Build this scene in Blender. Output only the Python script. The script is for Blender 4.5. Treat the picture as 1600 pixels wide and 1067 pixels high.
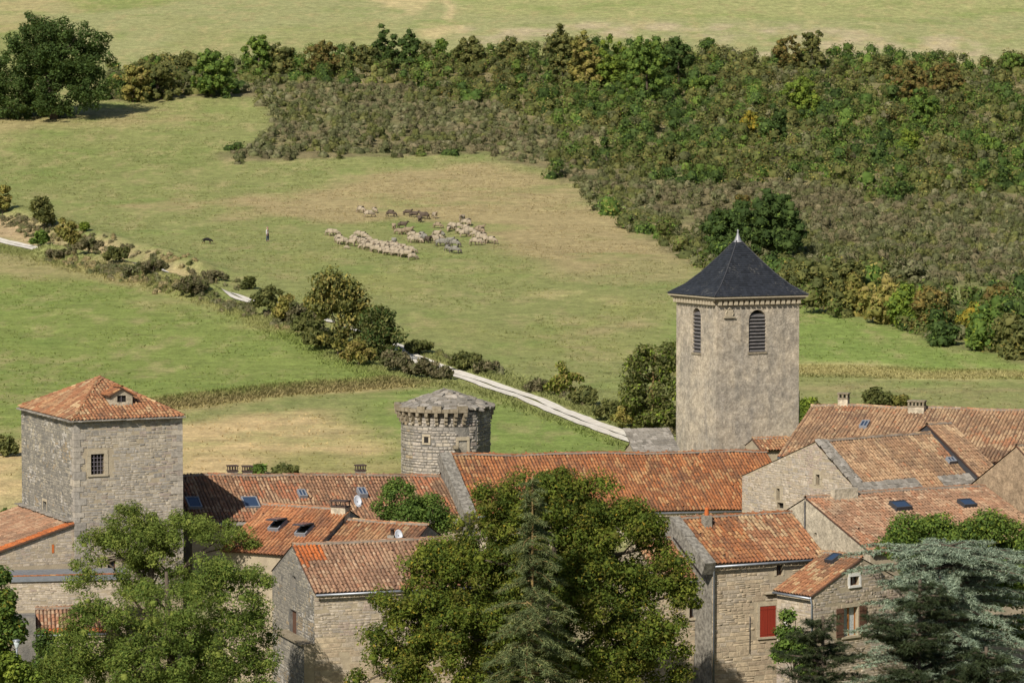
import bpy, math, random
import numpy as np
from mathutils import Vector, Matrix
from mathutils.geometry import tessellate_polygon
R = math.radians
random.seed(11)
rng = np.random.default_rng(11)
scene = bpy.context.scene
COL = scene.collection
for o in list(bpy.data.objects):
    bpy.data.objects.remove(o)

# ------------------------------------------------------------------ camera, sky, sun, exposure
F = 4848.0                                  # focal length in pixels of a 1600 px wide picture
PIT = math.atan((533.5 - 230.0) / F)        # downward pitch
cam = bpy.data.cameras.new('camera')
cam.sensor_width = 36.0
cam.lens = F / 1600 * 36
cam.clip_start = 1.0
cam.clip_end = 4000
cam.dof.use_dof = True
cam.dof.focus_distance = 200
cam.dof.aperture_fstop = 3.2
cam_o = bpy.data.objects.new('camera', cam)
COL.objects.link(cam_o)
cam_o.rotation_euler = (R(90) - PIT, 0, 0)
scene.camera = cam_o

SUN_EL = 39.0
SUN_X, SUN_Y = -0.42, -0.907                # horizontal direction towards the sun
world = bpy.data.worlds.new('World')
scene.world = world
world.use_nodes = True
wn = world.node_tree.nodes
wl = world.node_tree.links
wn.clear()
sky = wn.new('ShaderNodeTexSky')
sky.sky_type = 'NISHITA'
sky.sun_disc = False
sky.sun_elevation = R(SUN_EL)
sky.sun_rotation = math.atan2(SUN_X, SUN_Y)
bg = wn.new('ShaderNodeBackground')
bg.inputs[1].default_value = 0.066
wo = wn.new('ShaderNodeOutputWorld')
wl.new(sky.outputs[0], bg.inputs[0])
wl.new(bg.outputs[0], wo.inputs[0])
sun = bpy.data.lights.new('sun', 'SUN')
sun.energy = 4.5
sun.angle = R(0.5)
sun.color = (1.0, 0.93, 0.82)
sun_o = bpy.data.objects.new('sun', sun)
COL.objects.link(sun_o)
ce = math.cos(R(SUN_EL))
sv = Vector((SUN_X, SUN_Y, 0)).normalized() * ce + Vector((0, 0, math.sin(R(SUN_EL))))
sun_o.rotation_euler = sv.to_track_quat('Z', 'Y').to_euler()
sun_o.location = sv * 300
vs = scene.view_settings
vs.view_transform = 'Standard'
vs.look = 'None'
vs.gamma = 1
vs.exposure = 0.4
vs.use_curve_mapping = False

# ------------------------------------------------------------------ measuring: photograph pixel -> place
CP, SP = math.cos(PIT), math.sin(PIT)
def ray(px, py):
    a = (px - 800) / F
    b = (py - 533.5) / F
    return Vector((a, CP - b * SP, -SP - b * CP))
def at(px, py, D):
    d = ray(px, py)
    return d * (D / d.y)
def solve_len(O, yaw, px):
    k = (px - 800) / F
    cu, su = math.cos(yaw), math.sin(yaw)
    return (k * (O.y * CP - O.z * SP) - O.x) / (cu - k * su * CP)

# ------------------------------------------------------------------ noise and terrain
def hash2(ix, iy, seed):
    n = (ix.astype(np.int64) * 374761393 + iy.astype(np.int64) * 668265263 + seed * 1442695041) & 0x7fffffff
    n = ((n ^ (n >> 13)) * 1274126177) & 0x7fffffff
    return ((n ^ (n >> 16)) & 0xffff) / 65535.0
def vnoise(x, y, seed=0):
    x = np.asarray(x, float); y = np.asarray(y, float)
    ix, iy = np.floor(x), np.floor(y)
    fx, fy = x - ix, y - iy
    fx = fx * fx * (3 - 2 * fx); fy = fy * fy * (3 - 2 * fy)
    a = hash2(ix, iy, seed); b = hash2(ix + 1, iy, seed)
    c = hash2(ix, iy + 1, seed); d = hash2(ix + 1, iy + 1, seed)
    return (a * (1 - fx) + b * fx) * (1 - fy) + (c * (1 - fx) + d * fx) * fy
def fbm(x, y, seed=0, octv=4):
    s = 0; a = .5; t = 0
    for k in range(octv):
        s = s + a * vnoise(np.asarray(x) * 2 ** k, np.asarray(y) * 2 ** k, seed + k); t += a; a *= .5
    return s / t

PROF = np.array([(-60, 2), (-10, -1.8), (0, -2.2), (20, -6.5), (50, -14), (90, -23), (120, -28), (150, -29.6), (165, -29), (180, -26.5),
                 (200, -21.6), (218, -20.7), (240, -19.8), (270, -18.4), (310, -16.0), (345, -13.8), (380, -11.4),
                 (430, -6.2), (470, -1.0), (530, 8.7), (580, 18), (650, 31), (760, 52), (1000, 90), (1500, 130), (2200, 150)], float)
def prof(y):
    X, Y = PROF[:, 0], PROF[:, 1]
    m = np.zeros(len(X)); d = np.diff(Y) / np.diff(X)
    m[1:-1] = np.where(d[:-1] * d[1:] > 0, 2 * d[:-1] * d[1:] / (d[:-1] + d[1:] + 1e-12), 0)
    m[0], m[-1] = d[0], d[-1]
    y = np.clip(y, X[0], X[-1])
    i = np.clip(np.searchsorted(X, y) - 1, 0, len(X) - 2)
    h = X[i + 1] - X[i]; t = (y - X[i]) / h
    return ((2 * t ** 3 - 3 * t ** 2 + 1) * Y[i] + (t ** 3 - 2 * t ** 2 + t) * h * m[i] + (-2 * t ** 3 + 3 * t ** 2) * Y[i + 1] + (t ** 3 - t ** 2) * h * m[i + 1])
def height0(x, y):
    x = np.asarray(x, float); y = np.asarray(y, float)
    far = np.clip((y - 205) / 60, 0, 1)
    return prof(y) + far * (1.1 * (fbm(x / 60 + 9, y / 60, 3, 2) - .5) + .35 * (fbm(x / 9, y / 9, 5, 2) - .5))
BANKS = []          # (points XY, half width, rise): low earth banks
def height(x, y):
    z = height0(x, y)
    for P, hw, amp in BANKS:
        d, sd, _ = polydist(x, y, P)
        z = z + amp * np.exp(-((d) / hw) ** 2)
    return z
def polydist(x, y, P):
    x = np.asarray(x, float); y = np.asarray(y, float)
    best = np.full(np.broadcast(x, y).shape, 1e9); side = np.zeros_like(best); along = np.zeros_like(best)
    acc = 0
    for (x0, y0), (x1, y1) in zip(P[:-1], P[1:]):
        dx, dy = x1 - x0, y1 - y0; L2 = dx * dx + dy * dy; L = math.sqrt(L2)
        t = np.clip(((x - x0) * dx + (y - y0) * dy) / L2, 0, 1)
        ex, ey = x - x0 - t * dx, y - y0 - t * dy
        d = np.hypot(ex, ey); k = d < best
        best = np.where(k, d, best); side = np.where(k, np.sign(dx * ey - dy * ex), side); along = np.where(k, acc + t * L, along)
        acc += L
    return best, side, along
_DS = np.concatenate([np.arange(196, 700, .5), np.arange(700, 1500, 4)])
def ground(px, py, fn=None):
    d = ray(px, py); X = _DS * (d.x / d.y); Z = _DS * (d.z / d.y)
    g = (fn or height)(X, _DS) - Z
    k = np.argmax(g > 0)
    if k == 0: k = len(_DS) - 1 if not g[0] > 0 else 1
    t = g[k - 1] / (g[k - 1] - g[k] + 1e-9); D = _DS[k - 1] + t * (_DS[k] - _DS[k - 1])
    return Vector((D * d.x / d.y, D, float((fn or height)(D * d.x / d.y, D))))
def gz(x, y):
    return float(height(np.array([x]), np.array([y]))[0])
def gxy(pts, fn=None):
    return [tuple(ground(a, b, fn)[:2]) for a, b in pts]
def inpoly(x, y, P):
    x = np.asarray(x, float); y = np.asarray(y, float); r = np.zeros(np.broadcast(x, y).shape, bool)
    n = len(P); j = n - 1
    for i in range(n):
        xi, yi = P[i]; xj, yj = P[j]
        if yi != yj:
            c = ((yi > y) != (yj > y)) & (x < (xj - xi) * (y - yi) / (yj - yi) + xi)
            r ^= c
        j = i
    return r

# ------------------------------------------------------------------ objects and meshes
def tag(o, label=None, cat=None, group=None, kind=None):
    if label: o['label'] = label
    if cat: o['category'] = cat
    if group: o['group'] = group
    if kind: o['kind'] = kind
    return o
def empty(name, loc=(0, 0, 0), rz=0.0, parent=None):
    o = bpy.data.objects.new(name, None)
    COL.objects.link(o); o.location = loc; o.rotation_euler = (0, 0, rz); o.empty_display_size = .3
    if parent: o.parent = parent
    return o
def link(name, me, parent=None, mats=None):
    o = bpy.data.objects.new(name, me); COL.objects.link(o)
    if parent: o.parent = parent
    for m in (mats or []): me.materials.append(m)
    return o
def mesh_np(name, V, Fc, mat=None, parent=None, tint=None, smooth=False, dom='FACE'):
    """V (n,3); Fc (m,k) same-size faces"""
    me = bpy.data.meshes.new(name)
    V = np.ascontiguousarray(V, np.float32); Fc = np.ascontiguousarray(Fc, np.int32)
    m, k = Fc.shape
    me.vertices.add(len(V)); me.vertices.foreach_set('co', V.ravel())
    me.loops.add(m * k); me.loops.foreach_set('vertex_index', Fc.ravel())
    me.polygons.add(m); me.polygons.foreach_set('loop_start', np.arange(0, m * k, k, dtype=np.int32))
    if smooth: me.polygons.foreach_set('use_smooth', np.ones(m, bool))
    me.update(calc_edges=True)
    if tint is not None:
        a = me.attributes.new('tint', 'FLOAT_COLOR', dom)
        t = np.asarray(tint, np.float32)
        if t.shape[1] == 3: t = np.hstack([t, np.ones((len(t), 1), np.float32)])
        a.data.foreach_set('color', t.ravel())
    me.validate()
    return link(name, me, parent, [mat] if mat else None)
class MB:
    def __init__(s): s.v = []; s.f = []
    def quad(s, *p):
        n = len(s.v); s.v += [tuple(q) for q in p]; s.f.append(tuple(range(n, n + len(p)))); return s
    def box(s, x0, y0, z0, x1, y1, z1):
        n = len(s.v)
        s.v += [(x0, y0, z0), (x1, y0, z0), (x1, y1, z0), (x0, y1, z0), (x0, y0, z1), (x1, y0, z1), (x1, y1, z1), (x0, y1, z1)]
        s.f += [tuple(n + i for i in q) for q in ((0, 3, 2, 1), (4, 5, 6, 7), (0, 1, 5, 4), (1, 2, 6, 5), (2, 3, 7, 6), (3, 0, 4, 7))]
        return s
    def frame(s, M, x0, y0, z0, x1, y1, z1):
        n = len(s.v); s.box(x0, y0, z0, x1, y1, z1)
        for i in range(n, len(s.v)): s.v[i] = tuple(M @ Vector(s.v[i]))
        return s
    def tube(s, pts, rad, seg=7, cap=True):
        pts = [Vector(p) for p in pts]; rad = rad if isinstance(rad, (list, tuple)) else [rad] * len(pts)
        rings = []
        for i, p in enumerate(pts):
            d = (pts[min(i + 1, len(pts) - 1)] - pts[max(i - 1, 0)])
            d = d.normalized() if d.length > 1e-9 else Vector((0, 0, 1))
            a = d.cross(Vector((0, 0, 1)) if abs(d.z) < .95 else Vector((1, 0, 0))).normalized(); b = d.cross(a)
            n = len(s.v)
            for k in range(seg):
                t = 2 * math.pi * k / seg
                s.v.append(tuple(p + (a * math.cos(t) + b * math.sin(t)) * rad[i]))
            rings.append(n)
        for a, b in zip(rings[:-1], rings[1:]):
            for k in range(seg):
                s.f.append((a + k, b + k, b + (k + 1) % seg, a + (k + 1) % seg))
        if cap:
            s.f.append(tuple(rings[0] + k for k in range(seg))); s.f.append(tuple(rings[-1] + k for k in reversed(range(seg))))
        return s
    def lathe(s, prof_, seg=16, c=(0, 0)):
        n = len(s.v)
        for r, z in prof_:
            for k in range(seg):
                t = 2 * math.pi * k / seg; s.v.append((c[0] + r * math.cos(t), c[1] + r * math.sin(t), z))
        for i in range(len(prof_) - 1):
            for k in range(seg):
                a = n + i * seg; b = a + seg
                s.f.append((a + k, a + (k + 1) % seg, b + (k + 1) % seg, b + k))
        return s
    def build(s, name, mat, parent=None, smooth=False):
        me = bpy.data.meshes.new(name); me.from_pydata(s.v, [], s.f); me.update()
        if smooth: me.polygons.foreach_set('use_smooth', np.ones(len(me.polygons), bool))
        return link(name, me, parent, [mat] if mat else None)

# ------------------------------------------------------------------ materials
class NT:
    def __init__(s, name):
        s.m = bpy.data.materials.new(name); s.m.use_nodes = True; s.n = s.m.node_tree.nodes; s.l = s.m.node_tree.links; s.n.clear()
        s.out = s.n.new('ShaderNodeOutputMaterial'); s.pos = s.n.new('ShaderNodeNewGeometry').outputs['Position']
    def node(s, t, **kw):
        n = s.n.new(t)
        for k, v in kw.items(): setattr(n, k, v)
        return n
    def con(s, a, b): s.l.new(a, b)
    def noise(s, scale, detail=4, stretch=None, rough=.55, vec=None):
        v = vec or s.pos
        if stretch:
            mp = s.node('ShaderNodeMapping'); mp.inputs['Scale'].default_value = stretch; s.con(v, mp.inputs[0]); v = mp.outputs[0]
        n = s.node('ShaderNodeTexNoise'); n.inputs['Scale'].default_value = scale; n.inputs['Detail'].default_value = detail
        n.inputs['Roughness'].default_value = rough; s.con(v, n.inputs['Vector']); return n.outputs['Fac']
    def ramp(s, fac, a, b):
        r = s.node('ShaderNodeMapRange'); r.inputs[1].default_value = a; r.inputs[2].default_value = b; s.con(fac, r.inputs[0]); return r.outputs[0]
    def rng(s, fac, a, b, lo, hi):
        r = s.node('ShaderNodeMapRange'); r.inputs[1].default_value = a; r.inputs[2].default_value = b; r.inputs[3].default_value = lo; r.inputs[4].default_value = hi
        s.con(fac, r.inputs[0]); return r.outputs[0]
    def mix(s, fac, a, b, mode='MIX'):
        n = s.node('ShaderNodeMix', data_type='RGBA', blend_type=mode)
        for sock, v in ((n.inputs[0], fac), (n.inputs[6], a), (n.inputs[7], b)):
            if isinstance(v, (int, float)): sock.default_value = v
            elif isinstance(v, tuple): sock.default_value = (*v, 1)
            else: s.con(v, sock)
        return n.outputs[2]
    def scale(s, col, fac):
        n = s.node('ShaderNodeVectorMath', operation='SCALE'); s.con(col, n.inputs[0])
        if isinstance(fac, (int, float)): n.inputs['Scale'].default_value = fac
        else: s.con(fac, n.inputs['Scale'])
        return n.outputs[0]
    def mul(s, a, b):
        n = s.node('ShaderNodeMath', operation='MULTIPLY'); s.con(a, n.inputs[0])
        if isinstance(b, (int, float)): n.inputs[1].default_value = b
        else: s.con(b, n.inputs[1])
        return n.outputs[0]
    def attr(s, name='tint'):
        return s.node('ShaderNodeAttribute', attribute_name=name).outputs['Color']
    def objcol(s): return s.node('ShaderNodeObjectInfo').outputs['Color']
    def pbsdf(s, col, rough=.9, spec=.25, bump=None, bstr=.4, bdist=.03, metal=0.0):
        b = s.node('ShaderNodeBsdfPrincipled'); b.inputs['Roughness'].default_value = rough; b.inputs['Specular IOR Level'].default_value = spec
        b.inputs['Metallic'].default_value = metal
        if isinstance(col, tuple): b.inputs['Base Color'].default_value = (*col, 1)
        else: s.con(col, b.inputs['Base Color'])
        if bump is not None:
            bp = s.node('ShaderNodeBump'); bp.inputs['Strength'].default_value = bstr; bp.inputs['Distance'].default_value = bdist
            s.con(bump, bp.inputs['Height']); s.con(bp.outputs[0], b.inputs['Normal'])
        return b
    def done(s, sh): s.con(sh.outputs[0], s.out.inputs['Surface']); return s.m

def m_piece(name, obj, lichen=(.11, .105, .09), lam=.35, lscale=.9, vscale=5, bstr=.5, rough=.92):
    t = NT(name); c = t.objcol() if obj else t.attr()
    f = t.noise(vscale, 5); c = t.scale(c, t.rng(f, .3, .7, .72, 1.25))
    g = t.noise(lscale, 5, rough=.65); g2 = t.noise(14, 3)
    lm = t.mul(t.mul(t.ramp(g, .46, .66), t.rng(g2, .35, .62, .2, 1)), lam)
    c = t.mix(lm, c, lichen)
    return t.done(t.pbsdf(c, rough, .2, t.noise(22, 4), bstr, .02))
def m_plain(name, col, col2=None, vs=4.0, amt=.3, rough=.9, bstr=.35, bscale=20, stretch=None, spec=.25, metal=0, bdist=.02):
    t = NT(name); f = t.noise(vs, 5, stretch)
    c2 = col2 or tuple(x * .6 for x in col)
    c = t.mix(t.rng(f, .35, .65, 0, 1), col, c2) if col2 else t.mix(t.rng(f, .3, .7, 0, amt), col, c2)
    return t.done(t.pbsdf(c, rough, spec, t.noise(bscale, 4), bstr, bdist, metal))
def m_plaster(name, col, stain, streak, amt=.7):
    t = NT(name)
    a = t.noise(.55, 6, rough=.62); b = t.noise(1.5, 5, (1, 1, .16)); d = t.noise(7, 5, rough=.7); e = t.noise(2.4, 5, rough=.7)
    c = t.mix(t.rng(a, .42, .58, 0, amt), col, stain)
    c = t.mix(t.rng(b, .5, .68, 0, amt * .7), c, streak)
    c = t.scale(c, t.rng(d, .3, .7, .66, 1.3))
    c = t.scale(c, t.rng(e, .38, .62, .74, 1.2))
    return t.done(t.pbsdf(c, .93, .15, t.noise(9, 6, rough=.7), .8, .06))
def m_leaf(name, trans=.3):
    t = NT(name); c = t.attr()
    b = t.pbsdf(c, .75, .1)
    tr = t.node('ShaderNodeBsdfTranslucent'); c2 = t.mix(.5, c, (.16, .19, .015)); t.con(c2, tr.inputs[0])
    mx = t.node('ShaderNodeMixShader'); mx.inputs[0].default_value = trans
    t.con(b.outputs[0], mx.inputs[1]); t.con(tr.outputs[0], mx.inputs[2]); return t.done(mx)
def m_ground():
    t = NT('ground_field'); c = t.attr()
    a = t.noise(.09, 6, (1, 1, 1), .6); b = t.noise(.9, 5, (1, .55, 1), .7); d = t.noise(4.5, 4, rough=.7); e = t.noise(.3, 5, (1, .35, 1), .65)
    st = t.noise(.55, 5, (.5, 2.2, 1), .7); sp = t.noise(1.7, 4, (1, .7, 1), .75)
    dry = t.mix(t.rng(e, .5, .66, 0, .55), c, (.3, .25, .12))
    grn = t.mix(t.rng(a, .52, .68, 0, .45), dry, (.12, .18, .04))
    c = t.scale(grn, t.rng(b, .3, .7, .74, 1.22)); c = t.scale(c, t.rng(d, .3, .7, .68, 1.32)); c = t.scale(c, t.rng(st, .35, .65, .84, 1.14))
    c = t.mix(t.rng(sp, .6, .72, 0, .5), c, (.36, .3, .16)); c = t.scale(c, 1.16)
    return t.done(t.pbsdf(c, .95, .1, d, .9, .12))
def m_slate():
    t = NT('slate'); c = t.attr(); a = t.noise(.8, 5, (1, 1, .6), .7); d = t.noise(6, 4, rough=.7)
    lm = t.mul(t.ramp(a, .52, .66), t.ramp(d, .5, .62)); c = t.mix(t.mul(lm, .6), c, (.17, .165, .15))
    return t.done(t.pbsdf(c, .6, .25, d, .3, .01))
def m_glass(name, col=(.02, .025, .035), rough=.08):
    t = NT(name); return t.done(t.pbsdf(col, rough, .6))

M = {}
M['tile_o'] = m_piece('roof_tile', True, (.085, .065, .05), .62, .7, 9, .4)
M['tile_a'] = m_piece('roof_tile_field', False, (.085, .065, .05), .62, .7, 9, .4)
M['stone_o'] = m_piece('wall_stone', True, (.13, .12, .1), .35, .7, 6)
M['stone_a'] = m_piece('wall_stone_field', False, (.13, .12, .1), .35, .7, 6)
M['rubble_o'] = m_piece('rubble_stone', True, (.1, .098, .09), .75, 1.1, 7, .8)
M['rubble_a'] = m_piece('rubble_stone_field', False, (.1, .098, .09), .75, 1.1, 7, .8)
M['slab_o'] = m_piece('stone_slab', True, (.12, .1, .07), .4, 2, 8)
M['slab_a'] = m_piece('stone_slab_field', False, (.12, .1, .07), .4, 2, 8)
M['under'] = m_plain('shade_toned_channel_tiles', (.12, .058, .036), (.07, .045, .033), 3, rough=.95)  # channel tiles, their colour darkened to paint shade between the cover tiles
M['underpale'] = m_plain('channel_tiles_pale', (.2, .115, .07), (.11, .075, .055), 3, rough=.95)
M['mortar'] = m_plain('lime_mortar', (.38, .32, .225), (.29, .24, .17), 2.5, bscale=12, bstr=.6)
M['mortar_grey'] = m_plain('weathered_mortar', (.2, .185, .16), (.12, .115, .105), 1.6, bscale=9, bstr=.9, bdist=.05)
M['ridge_mortar'] = m_plain('ridge_mortar', (.23, .19, .15), (.15, .115, .085), 5)
M['parapet'] = m_plain('cement_coping', (.27, .25, .21), (.11, .1, .085), 5, rough=.95, bscale=14, bstr=.8)
M['church'] = m_plaster('church_render', (.43, .365, .275), (.29, .258, .212), (.2, .187, .165), .7)
M['plaster'] = m_plaster('pale_render', (.46, .4, .3), (.36, .31, .23), (.3, .26, .2), .5)
M['tan'] = m_plaster('tan_render', (.31, .23, .15), (.25, .185, .12), (.2, .155, .1), .5)
M['grey_render'] = m_plaster('grey_render', (.3, .27, .215), (.22, .2, .165), (.17, .155, .135), .6)
M['dress'] = m_plain('dressed_stone', (.42, .36, .26), (.33, .28, .2), 5)
M['corbel'] = m_plain('corbel_stone', (.27, .23, .165), (.16, .13, .085), 6)
M['zinc'] = m_plain('zinc', (.32, .34, .37), (.24, .26, .29), 3, rough=.45, bstr=.05, metal=.6)
M['dark_metal'] = m_plain('dark_metal', (.05, .05, .055), None, 5, .3, .6)
M['rust'] = m_plain('rusty_iron', (.075, .05, .04), None, 9, .5, .8)
M['bars'] = m_plain('iron_bars', (.17, .15, .165), None, 9, .3, .7)
M['glass'] = m_glass('window_glass')
M['sky_glass'] = m_glass('skylight_glass', (.03, .05, .09), .04)
M['skyframe'] = m_plain('skylight_frame', (.22, .23, .25), None, 4, .2, .5, .05)
M['black'] = m_plain('painted_interior_dark', (.02, .018, .015), None, 3, .3)  # near-black colour stands in for unlit interiors behind openings; also the eyes
M['red'] = m_plain('red_shutter_paint', (.24, .032, .017), (.2, .028, .016), 3, rough=.6, stretch=(6, 6, .4), bstr=.15)
M['brown'] = m_plain('brown_shutter_paint', (.12, .062, .04), (.09, .048, .032), 3, rough=.7, stretch=(6, 6, .4))
M['wood'] = m_plain('varnished_wood', (.3, .13, .04), None, 5, .4, .5, stretch=(6, 6, .5))
M['louvre'] = m_plain('weathered_louvre', (.13, .12, .115), (.075, .07, .07), 3, rough=.85, stretch=(1, 1, 6))
M['curtain'] = m_plain('lace_curtain', (.5, .53, .52), (.3, .34, .36), 14, rough=.9)
M['white'] = m_plain('whitewash', (.66, .64, .6), None, 3, .2)
M['dish'] = m_plain('dish_paint', (.5, .52, .56), None, 3, .15, .5)
M['clay'] = m_plain('new_clay', (.46, .13, .035), (.38, .1, .03), 5, rough=.9)
M['slate'] = m_slate()
M['lead'] = m_plain('lead_finial', (.27, .27, .28), None, 4, .3, .5, metal=.3)
M['bark'] = m_plain('bark', (.11, .085, .06), (.06, .047, .035), 8, stretch=(3, 3, .6), bstr=.8)
M['palebark'] = m_plain('lichened_bark', (.25, .17, .055), (.14, .105, .06), 8, stretch=(3, 3, .6), bstr=.8)
M['leaf'] = m_leaf('leaf', .38)
M['needle'] = m_leaf('needle', .2)
M['grass'] = m_leaf('grass_blade', .25)
M['ground'] = m_ground()
M['gravel'] = m_plain('white_gravel', (.64, .6, .52), (.5, .46, .39), 1.8, rough=.95, bscale=8, bstr=.6)
# ------------------------------------------------------------------ terrain sheet, track
road_px = [(-90, 356), (-30, 368), (0, 375), (70, 391), (150, 408), (240, 432), (340, 458), (400, 472), (500, 507), (615, 547), (700, 579), (800, 612), (870, 640), (940, 667), (1005, 691), (1060, 706)]
ROAD = gxy(road_px, height0)
BANKS.append((gxy([(-60, 318), (0, 334), (60, 352), (130, 376), (220, 402), (300, 428)], height0), 3.2, 1.7))
BANKS.append((gxy([(78, 398), (150, 414), (240, 439), (325, 463)], height0), 2.0, 1.35))
BANKS.append((gxy([(420, 484), (500, 513), (600, 549)], height0), 2.0, 1.0))
BANKS.append((gxy([(245, 634), (330, 622), (420, 611), (520, 604), (600, 598)], height0), 1.6, .55))
def smooth_line(P, step=1.2):
    P = [Vector((a, b)) for a, b in P]; out = []
    for i in range(len(P) - 1):
        p0, p1, p2, p3 = P[max(i - 1, 0)], P[i], P[i + 1], P[min(i + 2, len(P) - 1)]
        n = max(2, int((p2 - p1).length / step))
        for k in range(n):
            t = k / n
            out.append(.5 * ((2 * p1) + (p2 - p0) * t + (2 * p0 - 5 * p1 + 4 * p2 - p3) * t * t + (3 * p1 - p0 - 3 * p2 + p3) * t ** 3))
    out.append(P[-1]); return out
ROADS = smooth_line(ROAD)

xs = np.unique(np.concatenate([np.arange(-700, -130, 30.), np.arange(-130, 130.1, 1.1), np.arange(130, 701, 30.)]))
ys = np.unique(np.concatenate([np.arange(-60, 195, 5.), np.arange(195, 480, 1.0), np.arange(480, 690, 1.5), np.arange(690, 2200, 30.)]))
GX, GY = np.meshgrid(xs, ys)
GZ = height(GX, GY)
# the track is cut level into the slope a little
d, sd, al = polydist(GX, GY, [tuple(p) for p in ROADS[::2]])
GZ = GZ - .12 * np.exp(-(d / 2.0) ** 2)
wx = GX + 4.5 * (fbm(GX / 7, GY / 7, 21, 3) - .5); wy = GY + 7 * (fbm(GX / 7 + 40, GY / 7, 22, 3) - .5)
T = np.zeros(GX.shape + (3,)); T[:] = (.186, .198, .07)
def blur(m, n):
    for _ in range(n):
        p = np.pad(m, 1, mode='edge')
        m = (p[:-2, 1:-1] + p[2:, 1:-1] + p[1:-1, :-2] + p[1:-1, 2:] + 2 * p[1:-1, 1:-1]) / 6
    return m
def paint(poly_px, col, amt=1.0, soft=2, mod=None):
    P = gxy(poly_px, height0)
    m = blur(inpoly(wx, wy, P).astype(float), soft) * amt
    if mod is not None: m = m * mod
    for k in range(3): T[..., k] = T[..., k] * (1 - m) + col[k] * m
def paint_line(pts_px, hw, col, amt=1.0):
    dd, _, _ = polydist(wx, wy, gxy(pts_px, height0))
    m = np.exp(-(dd / hw) ** 2) * amt
    for k in range(3): T[..., k] = T[..., k] * (1 - m) + col[k] * m
n1 = np.clip((fbm(GX / 14, GY / 22, 31, 4) - .38) * 4, 0, 1)
n2 = np.clip((fbm(GX / 5, GY / 9, 35, 4) - .4) * 4, 0, 1)
DRY = (.29, .225, .115); TAN = (.43, .32, .16); GRN = (.14, .18, .05); YEL = (.36, .31, .135); EARTH = (.35, .26, .15)
paint([(-300, 398), (100, 409), (260, 444), (420, 504), (560, 564), (640, 602), (600, 600), (420, 613), (250, 640), (0, 690), (-300, 720)], (.162, .198, .052), 1, 2)
paint([(-300, 398), (100, 409), (300, 470), (420, 520), (300, 500), (100, 440), (-300, 440)], (.235, .215, .085), .8, 5, n2)
paint([(-300, 400), (-20, 395), (200, 425), (330, 470), (460, 525), (400, 515), (250, 460), (100, 430), (-300, 430)], DRY, .55, 4)
paint([(-300, 735), (32, 702), (120, 672), (285, 664), (380, 648), (480, 634), (545, 660), (600, 684), (660, 704), (665, 790), (-300, 850)], TAN, 1.0, 4)
paint([(470, 650), (560, 640), (660, 690), (660, 740), (560, 720), (480, 690)], (.2, .21, .07), .45, 6, n1)
paint([(285, 740), (285, 705), (640, 700), (660, 750)], (.18, .19, .06), .75, 4, n2)
paint([(560, 640), (640, 600), (760, 620), (900, 660), (1010, 705), (800, 730), (620, 720)], (.155, .205, .05), .9, 5)
paint([(330, 312), (480, 300), (600, 268), (760, 250), (880, 282), (1000, 345), (1075, 405), (1050, 445), (900, 432), (800, 388), (690, 345), (560, 352), (440, 342)], DRY, .85, 8)
paint([(560, 345), (640, 340), (680, 362), (640, 366), (590, 356)], GRN, .8, 4)
paint([(1000, 400), (1075, 408), (1060, 470), (1000, 450), (880, 440)], (.2, .2, .08), .6, 6)
paint([(150, 300), (420, 305), (400, 345), (330, 350), (250, 335), (160, 318)], DRY, .7, 6, n2)
paint([(-60, 175), (200, 155), (420, 150), (425, 200), (300, 190), (100, 200), (-60, 215)], (.27, .22, .105), .75, 6, n1)
paint([(-60, 230), (300, 225), (350, 262), (120, 285), (-60, 300)], (.165, .185, .06), .6, 8)
paint([(440, 395), (700, 405), (1000, 470), (1050, 560), (900, 560), (700, 520), (560, 460), (440, 420)], (.215, .215, .072), .6, 9, n1)
paint([(660, 440), (900, 455), (1050, 480), (1050, 486), (900, 466), (660, 450)], YEL, .5, 3, n2)
paint([(-200, -40), (1800, -40), (1800, 90), (1500, 100), (1200, 92), (1000, 60), (700, 82), (480, 88), (180, 112), (60, 30), (-200, 60)], (.235, .236, .105), .95, 3)
paint([(-200, 10), (90, -10), (160, 10), (40, 45), (-200, 80)], (.32, .26, .125), .7, 4, n1)
paint([(60, -30), (330, -30), (250, 10), (130, 22)], (.155, .19, .05), .7, 5)
paint([(120, 30), (450, 20), (640, 40), (690, 60), (480, 85), (200, 100)], (.215, .215, .085), .7, 5, n1)
paint([(560, -30), (690, -30), (712, 60), (690, 75), (640, 40), (580, 10)], (.43, .34, .18), .75, 4, n2)
paint([(720, -30), (1800, -30), (1800, 20), (1300, 30), (1000, 28), (720, 22)], (.24, .245, .098), .8, 6)
paint([(720, 40), (1000, 36), (1250, 40), (1600, 64), (1800, 80), (1800, 95), (1500, 96), (1200, 90), (1000, 66), (720, 70)], (.35, .285, .18), .8, 4, n2)
paint_line([(688, -20), (694, 0), (706, 25), (718, 50)], .8, (.42, .33, .18), .8)
for k in range(7): paint_line([(960 + 90 * k, -20), (985 + 92 * k, 30), (1000 + 93 * k, 70)], .45, (.37, .31, .15), .45)
SCRUB_PX = [(150, 158), (240, 156), (330, 150), (395, 152), (422, 168), (428, 205), (400, 228), (352, 238), (352, 256), (450, 250), (560, 241), (640, 244), (760, 242), (840, 262), (900, 292), (960, 332), (1030, 384), (1090, 415), (1160, 428),
            (1230, 470), (1300, 492), (1390, 505), (1440, 530), (1500, 545), (1600, 566), (1770, 590), (1770, 480), (1600, 478), (1500, 470), (1440, 470), (1480, 445), (1600, 450), (1770, 450), (1770, 100), (1600, 100), (1500, 104), (1400, 98), (1300, 98), (1200, 100), (1100, 92), (1000, 84), (850, 88), (700, 92), (600, 92), (480, 104), (330, 112), (170, 120)]
SCRUB = gxy(SCRUB_PX, height0)
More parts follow.
